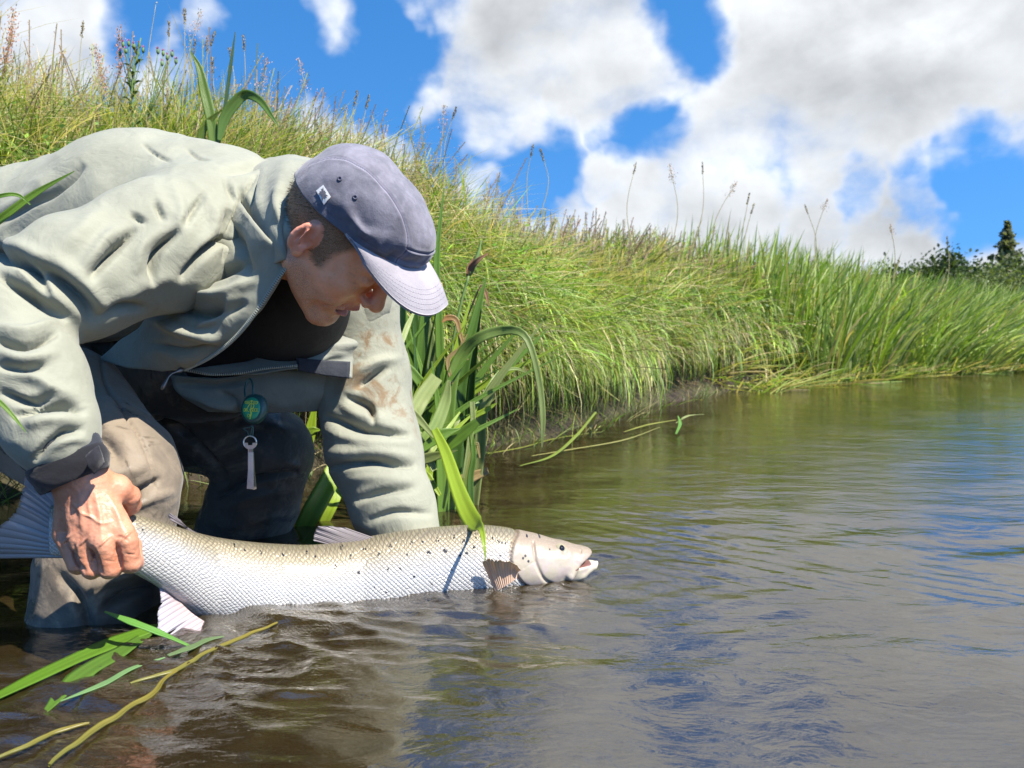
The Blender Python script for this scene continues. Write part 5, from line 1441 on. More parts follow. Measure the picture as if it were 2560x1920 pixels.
nose = smax(nose, -sd_ell(Ps, (.0075, .106, -.038), (.0042, .0065, .005)), .0025)
f = smin(f, nose, .009)
mz = sd_ell(P, (0, .072, -.058), (.034, .028, .024)); f = smin(f, mz, .014)
f = smax(f, -sd_cone(Ps, (.017, .099, -.034), (.037, .080, -.060), .0028, .0030), .006)
f = smax(f, -sd_ell(Ps, (.047, .066, -.075), (.004, .010, .022)), .008)
ul = sd_cone(Ps, (0, .0995, -.0530), (.026, .086, -.0610), .0056, .0036); ll = sd_cone(Ps, (0, .0930, -.0770), (.026, .084, -.0645), .0066, .0036)
f = smin(f, ul, .004); f = smin(f, ll, .004)
f = smax(f, -sd_ell(Ps, (.006, .092, -.0650), (.0265, .030, .0080)), .002)
f = smax(f, -sd_ell(P, (0, .099, -.086), (.02, .010, .006)), .008)
# ears
EM = np.array(Matrix.Rotation(.45, 3, 'Z') @ Matrix.Rotation(-.12, 3, 'X'))
ear = sd_ell(Ps, (.078, -.014, -.001), (.0085, .0172, .0295), EM)
ear = smax(ear, -sd_ell(Ps, (.0865, -.0125, .003), (.0075, .0105, .019), EM), .003)
ear = smax(ear, -sd_ell(Ps, (.083, -.004, -.004), (.008, .0075, .010), EM), .003)
ear = smin(ear, sd_ell(Ps, (.079, -.006, -.024), (.0055, .008, .010), EM), .004)
ear = smin(ear, sd_cone(Ps, (.0845, -.014, -.012), (.0850, -.016, .014), .0022, .0022), .003)
f = smin(f, ear, .005)
f = smin(f, sd_cone(P, (0, -.022, -.045), (0, -.034, -.085), .053, .042), .02)
Vh, Fh = surface_nets(f, axh); Vh = smooth_mesh(Vh, Fh, 1, .4)
head_me = subdiv(mesh_np('h', Vh, Fh), 1); Vh = verts_of(head_me).astype(float)
Fh = np.empty(len(head_me.polygons) * 4, np.int32); head_me.polygons.foreach_get('vertices', Fh); Fh = Fh.reshape(-1, 4)
Nh = vnormals(head_me).astype(float)
x, y, z = Vh.T; ax_ = np.abs(x)
# creases beside the eye and cheek, skin unevenness
def crease(pts, wd, dp):
    C = cat_rom(np.array(pts), 24); q = np.stack([ax_, y, z], 1); b_ = np.full(len(q), 9.)
    for k in range(23):
        a, e = C[k], C[k + 1]; ba = e - a; u = np.clip(((q - a) @ ba) / (ba @ ba), 0, 1); b_ = np.minimum(b_, np.linalg.norm(q - a - u[:, None] * ba, axis=1))
    return dp * np.exp(-(b_ / wd) ** 2)
ds = crease([(.044, .083, .003), (.056, .066, -.006)], .0016, -.0012) + crease([(.045, .082, .010), (.058, .062, .008)], .0016, -.0012) + crease([(.044, .083, -.004), (.054, .068, -.016)], .0016, -.0010)
ds += crease([(.030, .088, -.040), (.042, .073, -.058), (.044, .064, -.078)], .0022, -.0016) + crease([(.050, .055, -.058), (.053, .047, -.082)], .0022, -.0014) + fbm(Vh, 110, 3) * .0003
Vh = Vh + Nh * ds[:, None]
hair = np.clip((.004 - y - .9 * (z < .0) * 0) / .006, 0, 1)
edge_y = np.interp(z, [-.085, -.06, -.032, -.020, -.012, .02, .05], [-.078, -.066, -.046, -.030, .022, .034, .050])
hair = np.clip((edge_y - y) / .010 + .4, 0, 1) * (z > -.085)
Pe = (ax_, y, z); isear = sd_ell(Pe, (.078, -.014, -.001), (.0085, .0172, .0295), EM) < .0035; hair[isear] = 0
sideb = np.clip(1.5 - np.abs(y - .018) / .012, 0, 1) * np.clip((z + .026) / .01, 0, 1) * (z < .03); hair = np.maximum(hair, sideb * (~isear) * (ax_ > .055))
stub = np.clip((.030 - y + (-.03 - z) * 1.2) / .03, 0, 1) * np.clip((-.022 - z) / .02, 0, 1) * .75
stub = np.maximum(stub, np.clip((-.040 - z) / .012, 0, 1) * .55) * (z > -.125)
lipd = np.minimum(np.abs(z + .0535 + ax_ * .22), np.abs(z + .0775 - ax_ * .48)); lips = ((y > .082) & (ax_ < .026) & (z > -.085) & (z < -.047)) * np.clip(1.6 - lipd / .006, 0, 1)
mouth_in = ((y > .07) & (ax_ < .0225) & (np.abs(z + .0650) < .0072) & (y < .093 - ax_ * .3)) * 1.0
earred = isear * 1.0
# right hand gripping the wrist of the tail
def hand_px(P, pm, fing, thumb, k=.006):
    f = None
    for (a, b_) in pm:
        g = cone_px(P, a, b_); f = g if f is None else smin(f, g, .016)
    for ch in fing:
        g = chain_px(P, ch, .003); f = smin(f, g, k)
    return smin(f, chain_px(P, thumb, .006), .010)
wr = (196, 1185, .978, 62); wr2 = (178, 1130, .976, 60)
MC = [(160, 1335, .990, 27), (203, 1350, .966, 27), (254, 1350, .960, 28), (310, 1334, .972, 28)]
pm = [(wr2, wr)] + [((185 + 14 * k, 1215, .982, 40), m) for k, m in enumerate(MC)]
def fg(m, p, r):
    px_, py_, d_ = p
    return [m, (px_, py_, d_, r), (px_ + 8, py_ - 2, d_ + .038, r * .93), (px_ + 6, py_ - 44, d_ + .060, r * .85)]
fing = [fg((168, 1352, .984, 25), (194, 1412, .982), 23), fg((208, 1368, .964, 25), (230, 1424, .970), 23.5), fg((260, 1368, .958, 26), (274, 1422, .968), 25), fg((318, 1352, .968, 26), (326, 1408, .976), 25)]
thumb = [(235, 1215, .985, 44), (290, 1222, .998, 34), (322, 1240, 1.016, 25), (326, 1262, 1.034, 23), (310, 1280, 1.05, 20)]
lo, hi = bounds([wr, wr2] + MC + sum(fing, []) + thumb, .035); P, axr = grid_pts(lo, hi, .0021)
f = hand_px(P, pm, fing, thumb, .005)
Vr, Fr = surface_nets(f, axr); Vr = smooth_mesh(Vr, Fr, 1, .4)
hm = subdiv(mesh_np('hand', Vr, Fr), 1); Vr = verts_of(hm).astype(float); Nr = vnormals(hm).astype(float)
Fr = np.empty(len(hm.polygons) * 4, np.int32); hm.polygons.foreach_get('vertices', Fr); Fr = Fr.reshape(-1, 4)
HS = [([(200, 1240), (204, 1290), (208, 1340)], 7, .0020), ([(238, 1235), (250, 1290), (256, 1345)], 7, .0022), ([(268, 1235), (292, 1280), (310, 1330)], 8, .0020), ([(176, 1250), (168, 1290), (164, 1330)], 7, .0014), ([(184, 1260), (210, 1285), (228, 1292), (250, 1308), (275, 1305)], 4, .0016), ([(228, 1292), (222, 1260), (228, 1225)], 4, .0013),
      ([(163, 1345), (170, 1352)], 14, .003), ([(204, 1352), (210, 1358)], 15, .0036), ([(256, 1352), (262, 1358)], 16, .0040), ([(312, 1338), (318, 1344)], 16, .0035), ([(183, 1360), (190, 1400), (212, 1428)], 5, -.0040), ([(231, 1368), (243, 1400), (252, 1430)], 5, -.0045), ([(288, 1356), (298, 1390), (302, 1425)], 5, -.0050), ([(286, 1350), (300, 1342), (320, 1352)], 4, -.0016),
      ([(188, 1395), (205, 1398)], 3, -.0009), ([(222, 1400), (245, 1403)], 3, -.0009), ([(262, 1402), (288, 1404)], 3, -.0009), ([(312, 1384), (340, 1388)], 3, -.0009), ([(150, 1300), (165, 1320)], 4, -.0012)]
Vr = Vr + Nr * (stroke_field(Vr, HS) * np.clip(-(Nr @ FW) * 2 + .6, 0, 1) + fbm(Vr, 160, 3) * .0004)[:, None]
# left hand under the belly, in the water
wl_ = (1030, 1390, 1.40, 62)
MCl = [(985, 1500, 1.40, 25), (1020, 1515, 1.38, 26), (1055, 1515, 1.37, 26), (1090, 1500, 1.37, 26)]
pml = [((1028, 1340, 1.42, 60), wl_)] + [((1005 + 18 * k, 1420, 1.40, 38), m) for k, m in enumerate(MCl)]
fl = [[m, (m[0], m[1] + 55, m[2] - .03, 22), (m[0] - 2, m[1] + 70, m[2] - .07, 20), (m[0] - 4, m[1] + 66, m[2] - .10, 17)] for m in MCl]
tl_ = [(1075, 1430, 1.39, 40), (1120, 1470, 1.36, 28), (1135, 1500, 1.33, 23), (1140, 1520, 1.30, 19)]
lo, hi = bounds([wl_] + MCl + sum(fl, []) + tl_ + [(1028, 1340, 1.42, 60)], .04); P, axl = grid_pts(lo, hi, .004)
Vl, Fl = surface_nets(hand_px(P, pml, fl, tl_), axl); Vl = smooth_mesh(Vl, Fl, 1, .4)
# trunk and arms inside the clothes, so the body is whole
trunk = [(745, 585, 1.26, 50), (600, 560, 1.42, 80), (500, 560, 1.46, 110), (300, 640, 1.44, 170), (-50, 760, 1.56, 170), (-160, 880, 1.6, 160)]
arm_r = [(430, 600, 1.30, 70), (330, 640, 1.16, 70), (40, 785, 1.035, 70), (90, 960, .99, 66), (178, 1140, .976, 56)]; arm_l = [(760, 720, 1.46, 90), (900, 940, 1.55, 72), (940, 1140, 1.50, 64), (1028, 1350, 1.42, 54)]
leg_r = [(-160, 880, 1.60, 110), (150, 1045, 1.34, 95), (285, 1190, 1.25, 85), (215, 1640, 1.21, 75)]; leg_l = [(-60, 880, 1.74, 100), (250, 945, 1.75, 80), (655, 1130, 1.695, 55), (580, 1500, 1.76, 60)]
lo, hi = bounds(trunk + arm_r + arm_l + leg_r + leg_l, .10); lo[0] = max(lo[0], -1.35); P, axt = grid_pts(lo, hi, .013)
f = chain_px(P, trunk, .05)
for ch in (arm_r, arm_l, leg_r, leg_l): f = smin(f, chain_px(P, ch, .03), .03)
Vt, Ft = surface_nets(f, axt)
allV = [h2w(Vh), Vr, Vl, Vt]; allF = [Fh, Fr, Fl, Ft]; off_ = np.cumsum([0] + [len(v) for v in allV])
bme = mesh_np('body', np.concatenate(allV), np.concatenate([a + o for a, o in zip(allF, off_)]))
nH, nR = len(Vh), len(Vr); tot = off_[-1]
def full(a, v=0.): q = np.full(tot, v, np.float32); q[:nH] = a; return q
attr_f(bme, 'hair', full(hair)); attr_f(bme, 'stub', full(stub)); attr_f(bme, 'lips', full(lips)); attr_f(bme, 'mouth', full(mouth_in)); attr_f(bme, 'ear', full(earred))
hnd = np.zeros(tot, np.float32); hnd[nH:off_[3]] = 1; attr_f(bme, 'hand', hnd)
m_skin, t, b, o_ = mat_new('skin'); co = t.node('ShaderNodeTexCoord').outputs['Object']
n1 = t.noise(co, 38, 5, .6); n2 = t.noise(co, 260, 4, .6); n3 = t.noise(co, 900, 2)
c = t.mix(t.step(n1, .3, .7), (.88, .36, .19), (.94, .47, .28)); c = t.mix(t.math('MULTIPLY', t.step(n2, .52, .72), .22), c, (.36, .15, .09))
hcol = t.mix(t.step(n1, .3, .7), (.48, .19, .105), (.57, .265, .16)); hcol = t.mix(t.math('MULTIPLY', t.step(n2, .56, .72), .30), hcol, (.28, .12, .06))
c = t.mix(t.attr('hand'), c, hcol); c = t.mix(t.math('MULTIPLY', t.attr('ear'), .55), c, (.62, .20, .145))
c = t.mix(t.math('MULTIPLY', t.attr('stub'), t.step(n3, .42, .60, .25, .85)), c, (.20, .115, .065))
c = t.mix(t.math('MULTIPLY', t.attr('lips'), .8), c, (.46, .075, .08)); c = t.mix(t.attr('mouth'), c, (.10, .018, .018))
hr = t.mix(t.step(n3, .35, .65), (.10, .066, .036), (.28, .19, .115)); c = t.mix(t.math('MULTIPLY', t.attr('hair'), .9), c, hr)
t.link(c, b.inputs['Base Color']); t.put(b.inputs['Roughness'], t.math('ADD', .40, t.math('MULTIPLY', t.attr('hair'), .3)))
b.inputs['Subsurface Weight'].default_value = .18; b.inputs['Subsurface Radius'].default_value = (.006, .0025, .0012); b.inputs['Specular IOR Level'].default_value = .45
hb = t.math('ADD', t.math('MULTIPLY', n2, .55), t.math('MULTIPLY', n3, .25)); hb = t.math('ADD', hb, t.math('MULTIPLY', t.math('MULTIPLY', n3, t.attr('hair')), 1.5)); t.link(t.bump(hb, .5, .0016), b.inputs['Normal'])
body = ob('body', bme, m_skin, person)
# teeth
tq = []
for k in range(-4, 5):
    cx = k * .0048; tq.append(np.array([cx, .0905 - abs(k) ** 1.6 * .0006, -.0600 - .0002 * abs(k)]))
Vq = []; Fq = []
for c_ in tq:
    o = len(Vq)
    for dx in (-.0022, .0022):
        for dy in (-.004, .0015):
            for dz in (-.0042, .003): Vq.append(h2w(c_ + np.array([dx, dy, dz])))
    Fq += [[o + a for a in q_] for q_ in [(0, 1, 3, 2), (4, 6, 7, 5), (0, 4, 5, 1), (2, 3, 7, 6), (0, 2, 6, 4), (1, 5, 7, 3)]]
ob('teeth', mesh_np('teeth', np.array(Vq), Fq), mat_simple('tooth', (.72, .66, .54), .25), body)['kind'] = 'stuff'
# short hair strands below the cap
hsel = np.where((hair > .5))[0]; hrg = np.random.default_rng(4); hs = hrg.choice(hsel, 5200); pz = Vh[hs] + hrg.normal(0, .0012, (len(hs), 3)); nn = Nh[hs]
dirh = unit(nn * .55 + np.array([0, -.75, -.75]) + hrg.normal(0, .25, (len(hs), 3))); Lh = .006 * (.6 + .8 * hrg.random((len(hs), 1)))
sd_ = unit(np.cross(dirh, nn + hrg.normal(0, .2, nn.shape))) * .00028
Vs = np.stack([pz - sd_, pz + sd_, pz + dirh * Lh], 1).reshape(-1, 3)
sme = mesh_np('hair', h2w(Vs), np.arange(len(Vs)).reshape(-1, 3)); hc_ = np.array([(.17, .115, .068)]) * np.exp(hrg.normal(0, .35, (len(hs), 1))); attr_c(sme, 'Col', np.repeat(hc_, 3, 0))
hob = ob('hair', sme, m_seed, person); hob['kind'] = 'stuff'

# ---- cap
def cap_edge(th):
    """Lower edge height and radii around the head; th = 0 at the front."""
    z0 = .0485 + .024 * np.cos(th) - .001 * np.sin(th) ** 2
    return z0
nth, nph = 220, 90
th = np.linspace(-np.pi, np.pi, nth, endpoint=False); hq = np.linspace(0, 1, nph)
TH, HQ = np.meshgrid(th, hq, indexing='xy')
TH, HQ = TH.ravel(), HQ.ravel()
h_ = np.sin(HQ * np.pi / 2); rad = (1 - h_ ** 2.5) ** (1 / 2.3); z0 = cap_edge(TH)
bx, by = .0855, np.where(np.cos(TH) > 0, .112, .103)
cx_ = rad * bx * np.sin(TH); cy_ = .002 + rad * by * np.cos(TH) + .006 * h_ * (np.cos(TH) > 0) * rad; cz_ = z0 + (.138 - z0) * h_
V = np.stack([cx_, cy_, cz_], 1)
top_i = np.where(HQ > .999)[0]
wpan = np.interp(V[:, 1], [-.12, -.04, .04, .11], [.036, .050, .052, .050])
s1 = np.abs(np.abs(V[:, 0]) - wpan); s1 = np.where((V[:, 2] > .055), s1, .05)
s2 = np.where((V[:, 1] > .02) & (np.abs(V[:, 0]) < wpan + .001), np.abs(V[:, 2] - (.101 - 2 * V[:, 0] ** 2)), .05)
s3 = np.where(HQ < .3, np.abs(V[:, 2] - z0 - .010), .05)
seam = np.minimum(s1, s2); fold = -.0012 * np.exp(-(seam / .0014) ** 2) + .0008 * np.exp(-((seam - .003) / .002) ** 2)
nrm_ = unit(V - np.array([0, -.008, .03]))
low = np.clip((.106 - V[:, 2]) / .03, 0, 1)
V = V + nrm_ * (fold + .0028 * fbm(V, 22, 3) + low * .0030 * np.sin(V[:, 0] * 110 + V[:, 2] * 160 + 2 * fbm(V, 30, 2)) * np.clip(V[:, 1] / .05 + .6, 0, 1) - .003 * low * np.exp(-((np.abs(V[:, 0]) - .062) / .016) ** 2) * (V[:, 1] > 0))[:, None]
Fc = grid_faces(nph, nth, True)
Vin = V - nrm_ * .0018; n = len(V); sidx = np.arange(nth); s2i = (sidx + 1) % nth
cme = mesh_np('cap', h2w(np.r_[V, Vin]), np.r_[Fc, Fc[:, ::-1] + n, np.stack([s2i, sidx, sidx + n, s2i + n], 1)])
attr_f(cme, 'seam', np.r_[seam, seam]); attr_f(cme, 'hem', np.r_[s3, s3])
m_cap, t, b, o_ = mat_new('cap_cotton'); co = t.node('ShaderNodeTexCoord').outputs['Object']
n1 = t.noise(co, 16, 6, .65); n2 = t.noise(co, 500, 3); n4 = t.noise(co, 70, 4)
c = t.mix(t.step(n1, .35, .68), (.105, .103, .128), (.185, .178, .215)); c = t.mix(t.math('MULTIPLY', t.step(n4, .45, .7), .25), c, (.29, .28, .345))
sm_ = t.attr('seam'); c = t.mix(t.step(sm_, .0, .0035, .45, 0), c, (.36, .34, .42)); c = t.mix(t.step(sm_, .0004, .0012, .8, 0), c, (.06, .06, .09))
hm_ = t.attr('hem'); c = t.mix(t.step(hm_, .0002, .0009, .5, 0), c, (.07, .07, .10))
t.link(c, b.inputs['Base Color']); b.inputs['Roughness'].default_value = .9; b.inputs['Sheen Weight'].default_value = .25; b.inputs['Specular IOR Level'].default_value = .2
t.link(t.bump(t.math('ADD', t.math('MULTIPLY', n2, .3), t.math('MULTIPLY', n4, .8)), .5, .0025), b.inputs['Normal'])
cap = ob('cap', cme, m_cap, person)
# brim
nu, nv = 120, 44
uu = np.linspace(-1, 1, nu); vv = np.linspace(0, 1, nv); U, Vq_ = np.meshgrid(uu, vv, indexing='xy'); U, Vq_ = U.ravel(), Vq_.ravel()
tb = U * R_(84); ex, eyy = .0862 * np.sin(tb), .002 + .1125 * np.cos(tb)
ox_, oy = .0830 * np.sign(U) * np.abs(np.sin(U * np.pi / 2)) ** .62, .012 + .172 * np.cos(U * np.pi / 2) ** .60
bxx = ex * (1 - Vq_) + ox_ * Vq_; byy = eyy * (1 - Vq_) + oy * Vq_
zo = .060 - 3.6 * ox_ ** 2 * np.cos(U * np.pi / 2) ** .35; bz = (cap_edge(tb) + .001) * (1 - Vq_) + zo * Vq_ + .006 * np.sin(Vq_ * np.pi) * np.cos(U * 1.4)
tuck = np.clip((np.abs(U) - .90) / .10, 0, 1); bxx = bxx - np.sign(U) * .007 * tuck; bz = bz + .003 * tuck
B = np.stack([bxx, byy, bz], 1); Fb = grid_faces(nv, nu)
n = len(B); Bd = B - np.array([0, 0, .0034]); idx = np.arange(n).reshape(nv, nu); loop = np.r_[idx[0], idx[1:, -1], idx[-1, -2::-1], idx[-2:0:-1, 0]]; l2 = np.roll(loop, -1)
brme = mesh_np('brim', h2w(np.r_[B, Bd]), np.r_[Fb[:, ::-1], Fb + n, np.stack([l2, loop, loop + n, l2 + n], 1)])
rim = (1 - Vq_) * .066 * np.cos(U * .9) + 0 * U; attr_f(brme, 'rim', np.r_[rim, rim]); attr_f(brme, 'arc', np.r_[U, U])
m_brim, t, b, o_ = mat_new('brim_cotton'); co = t.node('ShaderNodeTexCoord').outputs['Object']
n1 = t.noise(co, 20, 6, .65); n2 = t.noise(co, 500, 3); c = t.mix(t.step(n1, .3, .7), (.26, .24, .265), (.34, .315, .34))
rm_ = t.attr('rim'); per = t.math('ABSOLUTE', t.math('SINE', t.math('MULTIPLY', rm_, math.pi / .0062))); st = t.math('MULTIPLY', t.step(per, .10, .26, 1, 0), t.step(rm_, .003, .0045)); st = t.math('MULTIPLY', st, t.step(rm_, .034, .036, 1, 0))
dash = t.step(t.math('SINE', t.math('MULTIPLY', t.attr('arc'), 190.0)), -.6, -.2); c = t.mix(t.math('MULTIPLY', t.math('MULTIPLY', st, dash), .75), c, (.09, .085, .12))
t.link(c, b.inputs['Base Color']); b.inputs['Roughness'].default_value = .9; b.inputs['Sheen Weight'].default_value = .2; b.inputs['Specular IOR Level'].default_value = .2
t.link(t.bump(t.math('ADD', n2, t.math('MULTIPLY', st, -1.0)), .4, .0012), b.inputs['Normal'])
brim = ob('brim', brme, m_brim, cap)
# woven label and eyelets on the cap side
bv_c = bvh_of(cme)
def on_cap(px, py, off):
    p, n = hit(bv_c, px, py, off); return p
lab = [(792, 477), (810, 463), (828, 492), (811, 512)]
rows = []
ok_ = True
for u in np.linspace(0, 1, 7):
    r = []
    for v in np.linspace(0, 1, 7):
        a = np.array(lab[0]) * (1 - u) + np.array(lab[3]) * u; e = np.array(lab[1]) * (1 - u) + np.array(lab[2]) * u; q = a * (1 - v) + e * v
        p = on_cap(q[0], q[1], .0016)
        if p is None: ok_ = False; p = at(q[0], q[1], 1.08)
        r.append(p)
    rows.append(r)
LB = np.array(rows); print('label on cap', ok_)
lme = mesh_np('label', np.r_[LB.reshape(-1, 3), LB.reshape(-1, 3) + FW * .0012], np.r_[grid_faces(7, 7), grid_faces(7, 7)[:, ::-1] + 49])
lb = ob('label', lme, mat_simple('label_white', (.70, .69, .66), .8), cap)
cst = LB[3, 3]; eu, ev = unit(LB[3, 6] - LB[3, 0]), unit(LB[6, 3] - LB[0, 3]); nl_ = unit(np.cross(eu, ev)); nl_ = nl_ * np.sign(-(nl_ @ FW))
st_v = [cst + nl_ * .0008]
for k in range(22):
    r = (.0080 if k % 2 else .0052) * (1 + .25 * math.sin(k * 5)); an = k / 22 * 6.2832; st_v.append(cst + nl_ * .0006 + eu * r * math.cos(an) * .8 + ev * r * math.sin(an) * 1.1)
ob('emblem', mesh_np('emblem', np.array(st_v), [[0, 1 + k, 1 + (k + 1) % 22] for k in range(22)], smooth=False), mat_simple('label_ink', (.10, .10, .12), .9), lb)
m_eyelet = mat_simple('eyelet', (.09, .09, .13), .8)
for (px, py) in ((850, 447), (888, 493)):
    p, n_ = hit(bv_c, px, py, .0005)
    if p is not None:
        a_ = unit(np.cross(n_, [0, 0, 1.])); b2 = np.cross(n_, a_); an = np.linspace(0, 2 * np.pi, 14)
        tube('eyelet', p + .0026 * (np.cos(an)[:, None] * a_ + np.sin(an)[:, None] * b2), .0011, m_eyelet, cap, 6)

# ---- retractor reel hanging from the jacket
RC = at(633, 1022, 1.30)
reel = thing('badge_reel', 'round green retractor reel with yellow winged emblem hanging below the jacket zip', 'reel', tuple(RC))
m_teal = mat_simple('reel_plastic', (.012, .060, .055), .35); m_rface = mat_simple('reel_face', (.02, .30, .15), .5); m_yel = mat_simple('reel_print', (.80, .82, .06), .6); m_steel = mat_simple('reel_steel', (.55, .53, .48), .28, .9, var=.2); m_cord = mat_simple('reel_cord', (.012, .055, .05), .6)
kr = 1.30 / FPX
rn = unit(-FW + np.array([-.28, 0, .12])); ra = unit(np.cross([0, 0, 1.], rn)); rb = np.cross(rn, ra)
def lathe(name, c, prof, mat, parent, seg=40, sx=1.0, sy=1.0):
    V = []; 
    for r, h in prof:
        for s in range(seg): an = s / seg * 6.28318; V.append(c + (ra * math.cos(an) * sx + rb * math.sin(an) * sy) * r + rn * h)
    V.append(c + rn * prof[0][1]); V.append(c + rn * prof[-1][1]); F = [list(map(int, q)) for q in grid_faces(len(prof), seg, True)]; n = len(V)
    F += [[n - 2, (s + 1) % seg, s] for s in range(seg)]; e = (len(prof) - 1) * seg; F += [[n - 1, e + s, e + (s + 1) % seg] for s in range(seg)]
    return ob(name, mesh_np(name, np.array(V), F), mat, parent)
lathe('case', RC, [(.019, -.012), (.0225, -.009), (.0225, .001), (.021, .004), (.0185, .0052)], m_teal, reel, sy=1.12)
face = lathe('face', RC, [(.0170, .0050), (.0168, .0062), (.010, .0064)], m_rface, reel, sy=1.10)
def on_face(u, v): return RC + ra * u * .0170 + rb * v * .0187 + rn * .0068
def stroke(pts, w=.00042): return tube('print', cat_rom(np.array([on_face(*p) for p in pts]), 4 * len(pts)), w, m_yel, face, 5)
stroke([(-.72, .62), (-.1, .66), (.0, .58), (.1, .66), (.72, .62)]); stroke([(-.72, .62), (-.62, .42), (-.2, .46)]); stroke([(.72, .62), (.62, .42), (.2, .46)]); stroke([(-.6, .5), (-.15, .55)]); stroke([(.6, .5), (.15, .55)])
stroke([(0, .72), (0, .5), (.02, -.2), (0, -.95)], .0006); stroke([(-.35, .1), (-.1, .42), (.3, .35), (.25, .05), (-.1, -.1), (.12, -.4), (.05, -.75)], .0006); stroke([(-.05, .68), (.05, .74), (.06, .66), (-.05, .64)]); stroke([(-.28, -.5), (-.1, -.55), (-.12, -.75), (-.3, -.7), (-.28, -.5)]); stroke([(-.35, .1), (-.42, -.08), (-.28, -.25), (-.12, -.3)])
for txt, u, v, sz in (('DR', -.60, -.16, .0085), ('SLICK', .46, -.14, .0085)):
    fc = bpy.data.curves.new('lettering', 'FONT'); fc.body = txt; fc.size = sz; fc.align_x = 'CENTER'; fc.align_y = 'CENTER'; fc.extrude = .0002; fc.space_character = .9
    fo = bpy.data.objects.new('lettering', fc); COL.objects.link(fo); bpy.context.view_layer.update(); dg = bpy.context.evaluated_depsgraph_get()
    tm = bpy.data.meshes.new_from_object(fo.evaluated_get(dg)); bpy.data.objects.remove(fo)
    Vt_ = verts_of(tm).astype(float) * np.array([.62, 1, 1]); set_verts(tm, on_face(u, v) + Vt_[:, :1] * ra + Vt_[:, 1:2] * rb + Vt_[:, 2:3] * rn)
    ob('lettering', tm, m_yel, face)
tube('hanger', cat_rom(px_line([(614, 992, 1.30), (612, 975, 1.305), (618, 952, 1.31), (626, 948, 1.31), (632, 962, 1.305), (632, 992, 1.30)]), 24), .0018, m_teal, reel, 7)
tube('cord', cat_rom(px_line([(631, 1061, 1.3), (628, 1066, 1.3), (612, 1070, 1.3), (610, 1074, 1.3), (618, 1078, 1.3), (624, 1092, 1.3), (630, 1068, 1.3), (632, 1066, 1.3), (632, 1088, 1.3), (626, 1094, 1.3)]), 50), .0009, m_cord, reel, 6)
an = np.linspace(0, 2 * np.pi, 40); cR = at(625, 1106, 1.3); tube('ring', cR + 16 * kr * (np.cos(an)[:, None] * RT + np.sin(an)[:, None] * UPV), .0013, m_steel, reel, 8)
nip = thing('line_nipper', 'small steel line nipper hanging from the ring of the green reel', 'nipper', tuple(at(625, 1170, 1.3)))
def plate(name, poly, d, th, mat, parent, bend=None):
    P0 = np.array([at(x, y, d + (bend(y) if bend else 0)) for x, y in poly]); P1 = P0 + FW * th; n = len(poly)
    F = [list(range(n))[::-1], [n + k for k in range(n)]] + [[k, (k + 1) % n, n + (k + 1) % n, n + k] for k in range(n)]
    return ob(name, mesh_np(name, np.r_[P0, P1], F, smooth=False), mat, parent)
plate('head', [(611, 1107), (619, 1107), (619, 1113), (631, 1113), (631, 1107), (641, 1107), (639, 1117), (632, 1122), (632, 1130), (620, 1130), (620, 1122), (613, 1117)], 1.298, .002, m_steel, nip)
plate('lever', [(620, 1130), (633, 1130), (634, 1176), (634, 1222), (617, 1222), (618, 1200), (620, 1176)], 1.296, .0015, m_steel, nip, bend=lambda y: -.006 * max(0, (y - 1150) / 70))
plate('lever', [(622, 1130), (634, 1130), (636, 1176), (641, 1222), (636, 1224), (622, 1222), (621, 1176)], 1.300, .0015, m_steel, nip)
plate('rivet', [(622, 1123), (630, 1123), (630, 1131), (622, 1131)], 1.2955, .001, mat_simple('rivet', (.3, .28, .25), .3, .8), nip)
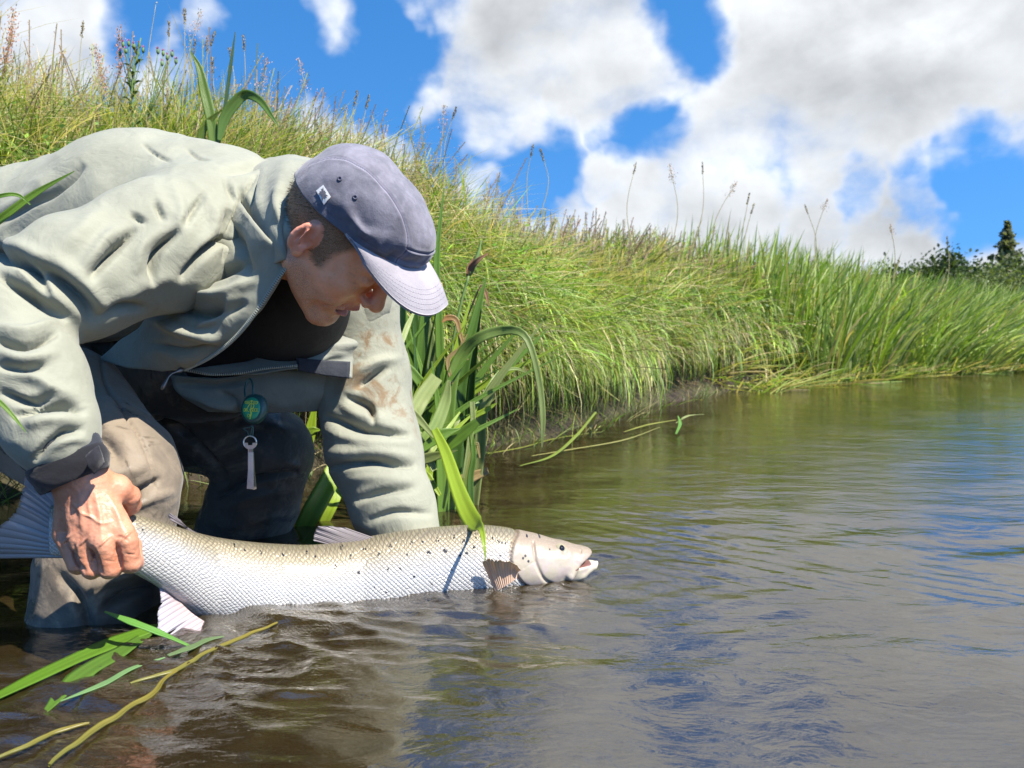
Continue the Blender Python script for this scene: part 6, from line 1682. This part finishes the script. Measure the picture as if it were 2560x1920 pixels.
# ------------------------------------------------------------------ leaves and weed drifting on the water
def float_line(pts, z=.009): return np.array([atw(p[0], p[1], p[2] if len(p) > 2 else z) for p in pts])
FLO = [('broad green reed leaf floating flat beside the wader leg', [(400, 1566, .012), (300, 1600), (150, 1665), (-20, 1748)], (20, 40, 36, 20), (.12, .25, .02)),
       ('green leaf with a notched tip drifting below the broad reed leaf', [(370, 1585, .008), (300, 1630), (200, 1690), (100, 1795, -.004)], (20, 36, 44, 4), (.11, .22, .03)),
       ('narrow frayed leaf strip trailing under water beside the notched leaf', [(260, 1672), (150, 1730, -.002), (70, 1790, -.006), (30, 1832, -.010)], (20, 22, 14, 2), (.10, .18, .05)),
       ('thin bright green blade poking up across the anal fin of the fish', [(262, 1530, .055), (330, 1556, .045), (400, 1583, .03), (482, 1620, .004)], (3, 15, 14, 5), (.14, .33, .06)),
       ('pale green leaf sliver floating between the weed strands', [(412, 1645), (330, 1672), (260, 1710), (150, 1755)], (3, 10, 14, 2), (.20, .36, .14)),
       ('pale thin leaf trailing behind the green leaf sliver', [(420, 1640), (480, 1618), (520, 1600), (560, 1592)], (8, 16, 12, 3), (.16, .24, .10)),
       ('yellow green leaf drifting at the foot of the bank grass', [(1560, 1080), (1620, 1062), (1690, 1050)], (4, 10, 3), (.35, .36, .08)),
       ('pale bent leaf lying on the water below the bank', [(1690, 1058, .02), (1720, 1040, .05), (1760, 1036, .02)], (4, 12, 3), (.36, .40, .16)),
       ('long thin stem lying on the water from the iris towards the bank', [(1180, 1140), (1300, 1120), (1390, 1096), (1500, 1080)], (4, 7, 7, 3), (.28, .30, .06)),
       ('curved green stem rising from the water between iris and bank', [(1300, 1165), (1380, 1140, .01), (1440, 1090, .05), (1490, 1030, .13)], (4, 12, 12, 8), (.25, .32, .06)),
       ('short pale stem stub leaning out of the water by the bank', [(1475, 1095), (1480, 1060, .07), (1490, 1035, .12)], (10, 12, 10), (.42, .42, .18)),
       ('bright green sprig caught in the drift at the bank foot', [(1690, 1085), (1700, 1060, .03), (1695, 1040, .06)], (6, 12, 3), (.16, .35, .06)),
       ('long pale stalk floating against the eroded bank', [(1330, 1140), (1420, 1125), (1560, 1100), (1650, 1068)], (3, 7, 7, 2), (.38, .36, .12))]
for lab_, pts, wd, col in FLO:
    C = float_line(pts); d0 = np.mean(np.linalg.norm(C - CAMP, axis=1))
    me = leaf_mesh('floating_leaf', C, np.array(wd) * pxm(d0) * (1.25 if pts[0][0] < 800 else .75), col, col, nseg=40, fold=.03, facing=(0, .25, -1), thick=.0012)
    tag(ob('floating_leaf', me, m_iris), lab_, 'leaf', 'leaves drifting on the water')
m_ystem = mat_simple('yellow_weed_stem', (.27, .22, .04), .4, var=.5, scale=60)
for lab_, pts, r in [('thick yellow weed stem slanting through the ripples', [(440, 1680, -.002), (380, 1735, .001), (320, 1775), (220, 1840, .003), (120, 1915, .004)], 9), ('thin yellow weed stem curling below the green leaves', [(220, 1812), (150, 1828), (90, 1856), (-10, 1900)], 6),
                     ('orange yellow weed stem running under the fish belly', [(690, 1560, -.006), (600, 1596, -.003), (520, 1630), (430, 1680), (330, 1712, -.004)], 7)]:
    C = float_line([p[:2] for p in pts], .007); C = cat_rom(C, 24); C = C + np.stack([fbm(C, 40, 2), fbm(C + 5, 40, 2), 0 * C[:, 0]], 1) * .004
    me = leaf_mesh('weed_stem', C, np.array([.3, .8, 1, .9, 1.1, .8, .3]) * r * 1.5 * pxm(1.0), (.26, .20, .03), (.24, .22, .05), nseg=60, fold=.25, facing=(0, .25, -1), thick=.003)
    tag(ob('weed_stem', me, m_iris), lab_, 'weed', 'yellow weed stems in the water')
# fine water weed drifting under the surface
n = 5200; wr_ = np.random.default_rng(9); q = wr_.random(n); px = 640 - 560 * q + wr_.normal(0, 45, n); py = 1590 + 300 * q + wr_.normal(0, 42, n)
base = np.array([atw(a, b_, -.012) for a, b_ in zip(px, py)]); base[:, 2] += wr_.uniform(-.02, .008, n)
hd = unit(np.stack([-.85 + wr_.normal(0, .3, n), -.45 + wr_.normal(0, .3, n), np.zeros(n)], 1)); up = unit(hd + wr_.normal(0, .12, (n, 3)) * [1, 1, .2])
c0 = np.array([(.20, .24, .03), (.12, .18, .03), (.40, .22, .04), (.42, .36, .05), (.08, .10, .02)])[wr_.choice(5, n, p=[.3, .3, .12, .1, .18])] * np.exp(wr_.normal(0, .25, (n, 1)))
V, F, C = blades(base, np.tile([0, 0, -1.], (n, 1)), up, .02 + .05 * wr_.random(n), .0024, c0, c0, 3, .15)
me = mesh_np('water_weed', V, F); attr_c(me, 'Col', C); tag(ob('water_weed', me, m_grass), 'fine green and rusty water weed streaming under the ripples', 'weed', kind='stuff')
